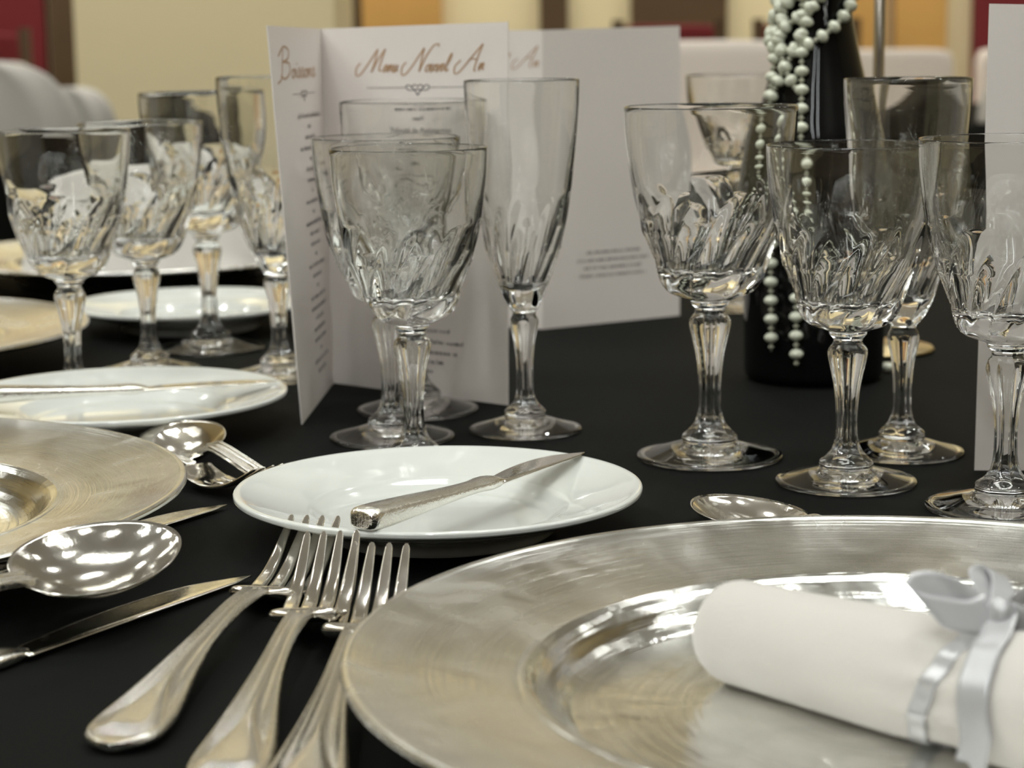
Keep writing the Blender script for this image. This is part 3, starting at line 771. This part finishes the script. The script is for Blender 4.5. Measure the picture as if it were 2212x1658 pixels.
loopS = cr_path(rel([(0, 0, 0), (-0.003, 0.004, 0.0050), (-0.0035, 0.008, 0.0085), (0.0005, 0.010, 0.0090), (0.0025, 0.007, 0.0060), (0.001, 0.002, 0.0020), (0, 0, 0)]), 40)
strip(loopS, Vector((0.75, 0.1, -0.4)), 0.0075, 0.0003, 'ribbon_loop', nap)
loopR = cr_path(rel([(0, 0, 0), (0.008, 0.001, 0.0050), (0.018, 0.000, 0.0060), (0.024, -0.001, 0.0020), (0.018, -0.003, -0.0020), (0.007, -0.002, -0.0020), (0, 0, 0)]), 50)
strip(loopR, Vector((0.3, -0.35, 0.85)), 0.0090, 0.0003, 'ribbon_loop', nap)
tp = [K + Vector((0.001, 0, 0.0006))] + [roll_pt(0.104 + 0.0075 * q / 6, 0.30 * q, 0.0016 + 0.0003 * q) for q in range(1, 7)]
tp.append(tp[-1] + Vector((-0.0012, -0.0006, -0.0075)))
tail = cr_path(tp, 48)
strip(tail, [NDIR * 0.75 + Vector((0.45, -0.1, 0.10)) for _ in tail], 0.0088, 0.0003, 'ribbon_tail', nap, 0.0045)
V, Fc = [], []
kn_v, kn_f = lathe([(0, -0.0042), (0.0022, -0.0038), (0.0034, -0.0015), (0.0036, 0.001), (0.0030, 0.0034), (0, 0.0042)], 24, mod=lambda t, z, r, k: r * (1 + 0.12 * math.sin(3 * t)))
ko = obj('ribbon_knot', kn_v, kn_f, M['satin'], nap, loc=K)
ko.rotation_euler = (0.3, 0.5, 0)

def standing_napkin(label, loc, rotz, wd, h, th, group=None, squash=0):
    """tall folded napkin pouch: soft rounded top with folds"""
    V, Fc = [], []; nu, nv_ = 72, 30
    for j in range(nv_ + 1):
        v = j / nv_
        z = h * math.sin(v * PI / 2)
        k = math.cos(v * PI / 2) ** 0.45 if v < 1 else 0
        for i in range(nu):
            a = 2 * PI * i / nu
            c, s = math.cos(a), math.sin(a)
            x = wd / 2 * math.copysign(abs(c) ** 0.75, c) * k * (1 + 0.03 * math.sin(5 * a + 4 * v))
            y = th / 2 * math.copysign(abs(s) ** 0.8, s) * (0.35 + 0.65 * k) * (1 + 0.18 * math.sin(7 * a + 2 * v)) * (1 if v < 1 else 0)
            V.append((x, y, z + 0.004 * math.sin(3 * a) * v * k))
    for j in range(nv_):
        for i in range(nu): Fc.append((j * nu + i, j * nu + (i + 1) % nu, (j + 1) * nu + (i + 1) % nu, (j + 1) * nu + i))
    Fc.append(tuple(reversed(range(nu))))
    o = obj('napkin', V, Fc, M['linen'], loc=loc); o.rotation_euler = (0, 0, rotz)
    tag(o, label, 'napkin', group); return o
standing_napkin('tall white folded napkin on the far charger, seen blurred through the left glasses', (-0.300, 1.755, 0.0085), 0.1, 0.225, 0.070, 0.075)
n2 = standing_napkin('low white napkin lying on the blurred charger at the far left edge', (-0.440, 1.330, 0.0085), 0.4, 0.17, 0.030, 0.085)

# ------------------------------------------------------------------ menu cards
def quad_fn(b0, b1, t0, t1):
    b0, b1, t0, t1 = map(Vector, (b0, b1, t0, t1))
    def P(u, v): return (b0 * (1 - u) + b1 * u) * (1 - v) + (t0 * (1 - u) + t1 * u) * v
    return P
def panel(name, P, parent, th=0.0006):
    nu, nv_ = 16, 16; V, Fc = [], []
    nrm = (P(1, 0) - P(0, 0)).cross(P(0, 1) - P(0, 0)).normalized()
    for s in (1, -1):
        for j in range(nv_ + 1):
            for i in range(nu + 1):
                V.append(P(i / nu, j / nv_) + nrm * s * th / 2)
    m = (nu + 1) * (nv_ + 1)
    for j in range(nv_):
        for i in range(nu):
            a = j * (nu + 1) + i
            Fc.append((a, a + 1, a + nu + 2, a + nu + 1)); Fc.append((a + m, a + nu + 1 + m, a + nu + 2 + m, a + 1 + m))
    for i in range(nu):
        Fc.append((i, i + m, i + 1 + m, i + 1)); a = nv_ * (nu + 1) + i; Fc.append((a, a + 1, a + 1 + m, a + m))
    for j in range(nv_):
        a = j * (nu + 1); Fc.append((a, a + nu + 1, a + nu + 1 + m, a + m)); a += nu; Fc.append((a, a + m, a + nu + 1 + m, a + nu + 1))
    o = obj(name, V, Fc, M['paper'], parent, smooth=False); return o, nrm
def on_panel(P, nrm, off=0.00045):
    """metric frame on a panel: x metres from its left edge, z metres from its foot"""
    W_ = (P(1, 0) - P(0, 0)).length; H_ = (P(0, 1) - P(0, 0)).length
    cs = 1 if (Vector((0, 0, CAM_H)) - P(.5, .5)).dot(nrm) > 0 else -1
    def Q(x, z): return P(x / W_, z / H_) + nrm * cs * off
    return Q, W_, H_
def stroke(pts, Q, wd, n=10):
    """one pen stroke as a flat ribbon following the panel"""
    P = [Vector((p[0], p[1])) for p in pts]
    if len(P) > 2:
        P2 = [P[0] * 2 - P[1]] + P + [P[-1] * 2 - P[-2]]; out = []; seg = len(P2) - 3
        for k in range(n * seg + 1):
            t = k / n; i = min(int(t), seg - 1); u = t - i; p0, p1, p2, p3 = P2[i:i + 4]
            out.append(0.5 * ((2 * p1) + (-p0 + p2) * u + (2 * p0 - 5 * p1 + 4 * p2 - p3) * u * u + (-p0 + 3 * p1 - 3 * p2 + p3) * u ** 3))
        P = out
    V, Fc = [], []
    for i, p in enumerate(P):
        a, b = P[max(i - 1, 0)], P[min(i + 1, len(P) - 1)]; d = (b - a)
        d = d.normalized() if d.length > 1e-9 else Vector((1, 0))
        nn = Vector((-d.y, d.x)); w_ = wd * (0.55 + 0.45 * abs(d.y))
        V.append(Q(*(p + nn * w_ / 2))); V.append(Q(*(p - nn * w_ / 2)))
    for i in range(len(P) - 1): Fc.append((2 * i, 2 * i + 1, 2 * i + 3, 2 * i + 2))
    return V, Fc
# hand-drawn cursive letters: strokes in x-height units, advance width
CUR = {
 'M': ([[(-1.5, 1.1), (-1.9, 0.5), (-1.6, -0.35), (-0.9, -0.1), (-0.1, 1.2), (0.7, 2.7)], [(0.7, 2.7), (0.75, 1.2), (0.65, 0.0)], [(0.65, 0.0), (1.2, 1.5), (1.9, 2.7)], [(1.9, 2.7), (1.75, 1.2), (1.8, 0.25), (2.3, 0.2)]], 2.4),
 'N': ([[(-1.5, 1.1), (-1.9, 0.5), (-1.6, -0.35), (-0.9, -0.1), (-0.1, 1.2), (0.7, 2.7)], [(0.7, 2.7), (0.8, 1.2), (0.9, 0.0)], [(0.9, 0.0), (1.3, 1.6), (2.0, 2.9), (2.7, 3.1), (2.8, 2.8)]], 1.7),
 'A': ([[(-0.9, 1.2), (-1.5, 0.5), (-1.2, -0.3), (-0.5, 0.0), (0.5, 1.4), (1.7, 3.0)], [(1.7, 3.0), (1.5, 1.4), (1.5, 0.1), (1.8, 0.0)], [(0.2, 1.15), (0.9, 1.35), (1.6, 1.15)]], 2.1),
 'B': ([[(0.5, 2.8), (0.4, 1.4), (0.2, 0.0), (-0.5, -0.5)], [(-0.3, 2.1), (0.6, 3.0), (1.5, 2.7), (1.4, 1.9), (0.5, 1.55)], [(0.5, 1.55), (1.6, 1.4), (1.7, 0.5), (0.9, -0.05), (0.1, 0.2)]], 2.0),
 'e': ([[(0.0, 0.35), (0.55, 0.55), (0.65, 0.95), (0.35, 1.0), (0.12, 0.55), (0.3, 0.05), (0.9, 0.3)]], 0.9),
 'n': ([[(0.0, 0.3), (0.25, 1.0), (0.2, 0.0)], [(0.2, 0.0), (0.6, 0.95), (0.85, 0.9), (0.8, 0.2), (1.2, 0.2)]], 1.15),
 'u': ([[(0.0, 0.4), (0.3, 1.0), (0.2, 0.2), (0.5, 0.0), (0.9, 1.0)], [(0.9, 1.0), (0.85, 0.2), (1.2, 0.2)]], 1.15),
 'o': ([[(0.6, 0.95), (0.2, 0.8), (0.15, 0.2), (0.5, 0.0), (0.8, 0.4), (0.6, 0.95), (1.0, 0.85)]], 0.95),
 'v': ([[(0.0, 0.6), (0.25, 1.0), (0.35, 0.2), (0.5, 0.0), (0.85, 0.9), (1.05, 0.85)]], 0.95),
 'l': ([[(0.0, 0.3), (0.7, 1.7), (0.65, 2.4), (0.35, 1.8), (0.25, 0.4), (0.5, 0.0), (0.8, 0.3)]], 0.75),
 'i': ([[(0.0, 0.4), (0.3, 1.0), (0.2, 0.2), (0.5, 0.1), (0.7, 0.3)], [(0.42, 1.55), (0.50, 1.7)]], 0.65),
 's': ([[(0.0, 0.3), (0.45, 1.15), (0.65, 0.5), (0.45, 0.0), (0.15, 0.12)], [(0.45, 0.0), (0.9, 0.3)]], 0.85),
 ' ': ([], 3.3),
}
for _c, _k in (('M', 0.9), ('N', 0.7), ('A', 0.6), ('B', 0.8)):
    CUR[_c] = ([[(p[0] * 1.35, p[1] * 1.2) for p in st] for st in CUR[_c][0]], CUR[_c][1] * 1.2 + _k * 0.4)
def cursive(text, Q, x0, z0, xh, sx, slant=0.45, wd=None):
    parts = []; x = 0
    for ch in text:
        st, adv = CUR[ch]
        for s in st:
            parts.append(stroke([(x0 + (x + p[0]) * xh * sx + p[1] * xh * slant * sx, z0 + p[1] * xh) for p in s], Q, wd or xh * 0.24))
        x += adv
    return merge(*parts)
def small_print(Q, lines, seed=1):
    """lines too blurred to read: (centre x, z, width, letter height) as runs of tiny letter strokes"""
    rnd = random.Random(seed); parts = []
    for xc, z, wd, h in lines:
        x = xc - wd / 2; k = 0
        while x < xc + wd / 2:
            if k > 3 and rnd.random() < 0.2: x += h * 0.8; k = 0; continue
            t = rnd.random(); hh = h * (1.5 if t > 0.85 else 1.0)
            parts.append(stroke([(x, z), (x, z + hh)], Q, h * 0.30))
            if t < 0.7: parts.append(stroke([(x, z + h * (0.9 if t < 0.35 else 0.1)), (x + h * 0.5, z + h * (0.9 if t < 0.35 else 0.1))], Q, h * 0.26))
            if t < 0.4: parts.append(stroke([(x + h * 0.5, z), (x + h * 0.5, z + h * 0.9)], Q, h * 0.26))
            x += h * 0.85; k += 1
    return merge(*parts)
def typed(text, Q, xc, z, size, name, parent):
    cu = bpy.data.curves.new(name, 'FONT'); cu.body = text; cu.size = size; cu.align_x = 'CENTER'; cu.resolution_u = 3
    o = bpy.data.objects.new(name, cu); C.objects.link(o)
    me = bpy.data.meshes.new_from_object(o.evaluated_get(bpy.context.evaluated_depsgraph_get()))
    bpy.data.objects.remove(o); bpy.data.curves.remove(cu)
    vs = [Q(xc + v.co.x, z + v.co.y) for v in me.vertices]; fs = [tuple(p.vertices) for p in me.polygons]
    bpy.data.meshes.remove(me)
    return obj(name, vs, fs, M['ink'], parent, smooth=False)
def ornament(Q, xc, z, half, parent, small=False):
    k = 0.5 if small else 0.8
    parts = [stroke([(xc - half, z), (xc - 0.011 * k, z)], Q, 0.0005), stroke([(xc + 0.011 * k, z), (xc + half, z)], Q, 0.0005)]
    for s in (-1, 1):
        parts.append(stroke([(xc, z - 0.0055 * k), (xc + s * 0.003 * k, z - 0.002 * k), (xc + s * 0.008 * k, z - 0.0018 * k), (xc + s * 0.0105 * k, z + 0.0005 * k), (xc + s * 0.008 * k, z + 0.0018 * k), (xc + s * 0.005 * k, z)], Q, 0.0007))
        parts.append(stroke([(xc, z + 0.001 * k), (xc + s * 0.003 * k, z + 0.002 * k), (xc + s * 0.005 * k, z), (xc + s * 0.002 * k, z - 0.0018 * k), (xc, z - 0.0005 * k)], Q, 0.0007))
    obj('ornament_rule', *merge(*parts), M['ink'], parent, smooth=False)
m1 = thing('menu_card', 'white folded menu card standing in front with bronze script heading, two panels showing', 'menu card', (-0.0022, 1.1346, 0))
def LP(p): return Vector(p) - Vector((-0.0022, 1.1346, 0))
Z0 = 0.0004
PL = quad_fn(LP((-0.1122, 1.0896, Z0)), LP((-0.1065, 1.2233, Z0)), LP((-0.1242, 1.0896, 0.2099)), LP((-0.1084, 1.2233, 0.2084)))
PR = quad_fn(LP((-0.1065, 1.2233, Z0)), LP((-0.0022, 1.1400, Z0)), LP((-0.1084, 1.2233, 0.2084)), LP((0.0005, 1.1400, 0.2105)))
def on_panel_l(P, nrm, off=0.00045):
    W_ = (P(1, 0) - P(0, 0)).length; H_ = (P(0, 1) - P(0, 0)).length
    return W_, H_
def make_Q(P, nrm, origin, off=0.00045):
    W_ = (P(1, 0) - P(0, 0)).length; H_ = (P(0, 1) - P(0, 0)).length
    cs = 1 if (Vector((0, 0, CAM_H)) - origin - P(.5, .5)).dot(nrm) > 0 else -1
    return (lambda x, z: P(x / W_, z / H_) + nrm * cs * off), W_, H_
pl_, nl = panel('side_panel', PL, m1); pr_, nr_ = panel('centre_panel', PR, m1)
O1 = Vector((-0.0022, 1.1346, 0))
QR, WR, HR = make_Q(PR, nr_, O1); QL, WL_, HL = make_Q(PL, nl, O1)
obj('script_heading', *cursive('Menu Nouvel An', QR, 0.0345, 0.1825, 0.0040, 0.86, wd=0.0011), M['gold_ink'], pr_, smooth=False)
ornament(QR, 0.071, 0.1738, 0.037, pr_)
typed('Velouté de Potimarron', QR, 0.073, 0.1480, 0.0048, 'printed_line', pr_)
rl = [(0.075, 0.1605, 0.040, 0.0016), (0.072, 0.1555, 0.008, 0.0014)]
z = 0.140
for i in range(11):
    rl.append((0.072, z, (0.05, 0.034, 0.006, 0.046, 0.028)[i % 5], 0.0016)); z -= 0.0083
for z, wd in ((0.0365, 0.040), (0.0300, 0.058), (0.0240, 0.046), (0.0185, 0.030), (0.0130, 0.010)): rl.append((0.074, z, wd, 0.0017))
obj('small_print', *small_print(QR, rl, 3), M['ink'], pr_, smooth=False)
obj('script_heading', *cursive('Boissons', QL, 0.020, 0.1825, 0.0046, 2.2, slant=0.10, wd=0.0018), M['gold_ink'], pl_, smooth=False)
ornament(QL, 0.078, 0.1735, 0.030, pl_)
ll = []; z = 0.160
for i, wd in enumerate((0.062, 0.008, 0.028, 0.056, 0.006, 0.030, 0.030, 0.006, 0.044, 0.006, 0.052, 0.03, 0.03, 0.006, 0.05, 0.028, 0.006, 0.05, 0.05, 0.026, 0.04, 0.04, 0.006, 0.05, 0.03)):
    ll.append((0.088, z, wd, 0.0019)); z -= 0.0060
obj('small_print', *small_print(QL, ll, 5), M['ink'], pl_, smooth=False)

m2 = thing('menu_card', 'folded menu card further back showing its plain shaded back, behind the champagne flute', 'menu card', (0.0218, 1.4402, 0))
O2 = Vector((0.0218, 1.4402, 0))
P2L = quad_fn(Vector((-0.085, 1.372, Z0)) - O2, Vector((0.0218, 1.4402, Z0)) - O2, Vector((-0.083, 1.372, 0.2075)) - O2, Vector((0.0239, 1.4402, 0.2064)) - O2)
P2R = quad_fn(Vector((0.0218, 1.4402, Z0)) - O2, Vector((0.1228, 1.5032, Z0)) - O2, Vector((0.0239, 1.4402, 0.2064)) - O2, Vector((0.1226, 1.5032, 0.2082)) - O2)
# front leaf turns towards the viewer on the left, the rear leaf falls away in its own shade
P2L = quad_fn(Vector((-0.100, 1.500, Z0)) - O2, Vector((0.0218, 1.4402, Z0)) - O2, Vector((-0.098, 1.500, 0.2075)) - O2, Vector((0.0239, 1.4402, 0.2064)) - O2)
a_, na = panel('side_panel', P2L, m2); b_, nb = panel('back_panel', P2R, m2)
QA, WA, HA = make_Q(P2L, na, O2); QB, WB, HB = make_Q(P2R, nb, O2)
obj('script_heading', *cursive('Menu Nouvel An', QA, 0.050, 0.1820, 0.0040, 0.86, wd=0.0009), M['gold_ink'], a_, smooth=False)
obj('small_print', *small_print(QB, [(0.060, 0.0500, 0.045, 0.0016), (0.060, 0.0445, 0.062, 0.0016), (0.060, 0.0390, 0.050, 0.0016), (0.060, 0.0335, 0.058, 0.0016)], 8), M['ink'], b_, smooth=False)

m3 = thing('menu_card', 'blank white card standing at the right edge behind the cropped wine glass', 'menu card', (0.2155, 0.9514, 0))
O3 = Vector((0.2155, 0.9514, 0))
panel('front_panel', quad_fn(Vector((0, 0, Z0)), Vector((0.118, -0.006, Z0)), Vector((0.0015, 0, 0.2147)), Vector((0.1195, -0.006, 0.2110))), m3)
panel('back_panel', quad_fn(Vector((0.118, -0.006, Z0)), Vector((0.15, 0.1, Z0)), Vector((0.1195, -0.006, 0.2110)), Vector((0.152, 0.1, 0.2110))), m3)

# ------------------------------------------------------------------ black bottle with bead garland
BX, BY = 0.1795, 1.2229
bot_tab = [(0.0, 0.0385), (0.002, 0.0403), (0.006, 0.0412), (0.110, 0.0414), (0.125, 0.0405), (0.142, 0.0375), (0.160, 0.0325), (0.180, 0.0270), (0.200, 0.0225), (0.220, 0.0190), (0.240, 0.0165), (0.262, 0.0150), (0.275, 0.0146), (0.280, 0.0162), (0.288, 0.0162), (0.292, 0.0142), (0.310, 0.0138)]
def br(z): return catmull(bot_tab, z)
prof = [(0, 0.012), (0.02, 0.006), (0.033, 0.0008), (0.0375, 0.0)] + [(br(0.31 * k / 120), 0.0003 + 0.31 * k / 120) for k in range(121)] + [(0.010, 0.312), (0, 0.312)]
bt = thing('champagne_bottle', 'tall black bottle draped with pale bead strands in the middle of the table', 'bottle', (BX, BY, 0.0003))
obj('body', *lathe(prof, 128), M['bottle'], bt)
obj('foil', *lathe([(0.0152, 0.262), (0.0168, 0.276), (0.0170, 0.289), (0.0150, 0.294), (0.0146, 0.312), (0.012, 0.316), (0, 0.316)], 64), M['fixture'], bt)
gar = thing('bead_garland', 'string of pale pearl beads wound round the black bottle neck and hanging down its front', 'bead garland', (BX, BY, 0))
bead_v, bead_f = lathe([(0, -0.0030), (0.0022, -0.0027), (0.0038, -0.0012), (0.0041, 0.0), (0.0038, 0.0012), (0.0022, 0.0027), (0, 0.0030)], 20)
sb_v, sb_f = lathe([(0, -0.0011), (0.0011, -0.0008), (0.0015, 0), (0.0011, 0.0008), (0, 0.0011)], 12)
me_b = obj('bead', bead_v, bead_f, M['pearl']); bpy.data.objects.remove(me_b); bead_me = bpy.data.meshes[-1] if False else None
def mk_mesh(name, v, f, m):
    me = bpy.data.meshes.new(name); me.from_pydata([tuple(x) for x in v], [], f); me.update()
    me.polygons.foreach_set('use_smooth', [True] * len(me.polygons)); me.materials.append(m); return me
bead_me = mk_mesh('bead', bead_v, bead_f, M['pearl']); spacer_me = mk_mesh('spacer', sb_v, sb_f, M['pearl'])
def strand(path, step, bead_scale=1.0):
    path = cr_path(path, 160)
    extra = []
    L = [0]
    for a, b in zip(path[:-1], path[1:]): L.append(L[-1] + (b - a).length)
    def at(s):
        for i in range(len(L) - 1):
            if s <= L[i + 1]:
                u = (s - L[i]) / max(L[i + 1] - L[i], 1e-9); return path[i].lerp(path[i + 1], u), (path[i + 1] - path[i]).normalized()
        return path[-1], (path[-1] - path[-2]).normalized()
    parts = [tube(path[::2], 0.0006, 6)]
    s = 0.002
    beads = []
    while s < L[-1]:
        beads.append(at(s)); m_ = at(s + step / 2)
        if s + step / 2 < L[-1]:
            rot = m_[1].to_track_quat('Z', 'Y').to_matrix()
            parts.append(([m_[0] + rot @ Vector(v) * 1.15 for v in sb_v], sb_f))
        s += step
    st = obj('strand', *merge(*parts), M['thread'], gar)
    for p, d_ in beads:
        b = bpy.data.objects.new('bead', bead_me); C.objects.link(b); b.parent = st
        b.location = p; b.rotation_mode = 'QUATERNION'; b.rotation_quaternion = d_.to_track_quat('Z', 'Y'); b.scale = (bead_scale,) * 3
def surf(z, xo, lift=0.0045):
    r = br(z) + lift; xo = max(-r * 0.999, min(r * 0.999, xo)); return (xo, -math.sqrt(max(r * r - xo * xo, 1e-8)), z)
strand([surf(0.236, -0.010), surf(0.215, -0.012), surf(0.19, -0.0125), surf(0.16, -0.0135), surf(0.12, -0.015), surf(0.08, -0.0160), surf(0.045, -0.0165), surf(0.014, -0.0160)], 0.0108)
strand([surf(0.232, -0.016), surf(0.212, -0.021), surf(0.19, -0.0260), surf(0.165, -0.0295), surf(0.14, -0.0305), surf(0.10, -0.0305), surf(0.06, -0.0300), surf(0.0215, -0.0295)], 0.0108)
strand([surf(0.235, 0.004), surf(0.222, -0.004), surf(0.205, -0.011), surf(0.19, -0.018), surf(0.178, -0.024), surf(0.165, -0.0295)], 0.0092)
strand([surf(0.240, -0.012), surf(0.222, -0.019), surf(0.204, -0.023), surf(0.185, -0.022), surf(0.172, -0.0165)], 0.0098)
for q, (zc, tilt, ph) in enumerate(((0.205, 0.34, 0.3), (0.214, 0.16, 1.4), (0.222, 0.42, 2.3), (0.231, 0.2, 0.9))):
    ring = []
    for k in range(25):
        a = 2 * PI * k / 24; zz = zc + 0.012 + 0.024 * math.cos(a + 0.6 * ph - 0.9); r = br(zz) + 0.0045
        ring.append((r * math.cos(a), r * math.sin(a), zz))
    strand(ring, 0.0088)

stand = thing('table_number_stand', 'slim grey metal pole on a round brass base behind the black bottle', 'stand', (0.2335, 1.325, 0.0003))
obj('base', *lathe([(0, 0), (0.037, 0), (0.038, 0.0015), (0.037, 0.003), (0.010, 0.0045), (0.005, 0.008), (0, 0.008)], 64), M['brass'], stand)
obj('pole', *lathe([(0, 0.007), (0.0036, 0.007), (0.0036, 0.34), (0, 0.34)], 32), M['pole'], stand)
obj('clip', *box(-0.012, 0.012, -0.003, 0.003, 0.335, 0.36), M['pole'], stand, False)
pb = obj('loose_bead', bead_v, bead_f, M['pearl'], loc=(0.2262, 1.236, 0.0036)); tag(pb, 'single pearl bead lying on the cloth at the foot of the black bottle', 'bead')

# ------------------------------------------------------------------ the hall behind: other tables, covered chairs, upholstered chairs
round_table('round banquet table hidden under black cloth in the hall behind on the right', 'black tablecloth on the blurred table behind on the right', 1.75, 5.05, 0.9, name='tablecloth')
round_table('round banquet table hidden under black cloth in the hall behind on the left', 'black tablecloth on the blurred table behind on the left', -1.55, 4.45, 0.9, name='tablecloth')
def soft_box(w_, d_, z0, z1, rr=0.03, nseg=12, waist=0.0, lean=0.0):
    """rounded draped block"""
    V, Fc = [], []; ring = 64; rows = []
    zs = [z0 + (z1 - z0) * i / 14 for i in range(15)]
    prof = [(1.0, z) for z in zs[:-1]] + [(1.0 - 0.02, z1 - rr * 0.5), (1 - 0.06, z1 - rr * 0.12), (1 - 0.2, z1), (0.5, z1 + 0.002), (0.0, z1 + 0.002)]
    for k, (s, z) in enumerate(prof):
        for i in range(ring):
            a = 2 * PI * i / ring; c, si = math.cos(a), math.sin(a)
            fl = 1 + 0.05 * (1 - (z - z0) / (z1 - z0)) * (1 + 0.5 * math.sin(9 * a))
            sd = (1 - (1 - s) * min(1, w_ / d_) if s > 0.7 else s)
            V.append((w_ / 2 * math.copysign(abs(c) ** 0.35, c) * s * fl, d_ / 2 * math.copysign(abs(si) ** 0.35, si) * s * fl + lean * (z - z0), z))
    n = len(prof)
    for k in range(n - 1):
        for i in range(ring): Fc.append((k * ring + i, k * ring + (i + 1) % ring, (k + 1) * ring + (i + 1) % ring, (k + 1) * ring + i))
    return V, Fc
def covered_chair(label, x, y, rot, top=0.20, group='white covered banquet chairs'):
    t = thing('banquet_chair', label, 'chair', (x, y, FLOOR), rot, group)
    v, f = soft_box(0.46, 0.46, 0.02, 0.47, 0.06); obj('seat_cover', v, f, M['chair_linen'], t)
    v, f = soft_box(0.45, 0.09, 0.40, top - FLOOR, 0.05, lean=0.06); v = [(a, b + 0.20, c) for a, b, c in v]
    obj('back_cover', v, f, M['chair_linen'], t)
    return t
cc = covered_chair('white covered banquet chair behind the black bottle, between the rear menu card and the bottle', 0.355, 4.0, 0.10, 0.185)
def cdup(label, x, y, rot, dz=0.0):
    c = dup(cc, label, (x, y, FLOOR + dz), rot, None, 'white covered banquet chairs'); return c
cdup('white covered banquet chair far behind, just right of the grey metal pole', 1.16, 6.45, -0.1, -0.045)
cdup('white covered banquet chair far behind on the right, nearest the blank white card', 1.76, 6.5, 0.2, -0.045)
cdup('white covered banquet chair furthest left, cropped by the edge', -1.62, 6.1, 0.2, -0.045)
cdup('white covered banquet chair left of the cream pillar under the dark red panel', -1.95, 6.7, 0.5, -0.045)
def wood_chair(label, x, y, rot, m=M['red'], group='upholstered dark wood chairs'):
    t = thing('upholstered_chair', label, 'chair', (x, y, FLOOR), rot, group)
    for sx_ in (-0.19, 0.19):
        obj('leg', *box(sx_ - 0.02, sx_ + 0.02, -0.2, -0.16, 0, 0.44), M['darkwood'], t, False)
        obj('leg', *box(sx_ - 0.02, sx_ + 0.02, 0.17, 0.21, 0, 1.0), M['darkwood'], t, False)
    obj('seat', *soft_box(0.44, 0.44, 0.42, 0.50, 0.03), m, t)
    v, f = soft_box(0.36, 0.05, 0.56, 0.98, 0.03); obj('backrest', [(a, b + 0.19, c) for a, b, c in v], f, m, t)
    return t
wc = wood_chair('dark wood chair with dark red seat, blurred behind the rear menu card', 0.62, 7.7, 0.1)
for lb, x, y in (('dark wood upholstered chair blurred at top left corner', -1.98, 7.7), ('dark wood upholstered chair blurred far behind the bead garland', 1.18, 8.0)):
    dup(wc, lb, (x, y, FLOOR), 0.1, None, 'upholstered dark wood chairs')
def fan(label, x, y, rot, h=0.15, wd=0.2):
    return standing_napkin(label, (x, y, 0.002), rot, wd, h, 0.10, 'napkins on the tables behind')
fan('white folded napkin standing on the table behind at right, nearest the card', 1.12, 4.55, 0.2, 0.10, 0.20)
fan('white folded napkin standing on the table behind at right, beside the pole', 1.55, 4.6, 0.1, 0.09, 0.22)
fan('white folded napkin standing on the blurred table behind at the left edge', -1.02, 3.90, 0.1, 0.165, 0.42)
fan('white folded napkin on the left table behind, further in', -0.98, 4.6, -0.2, 0.10, 0.24)
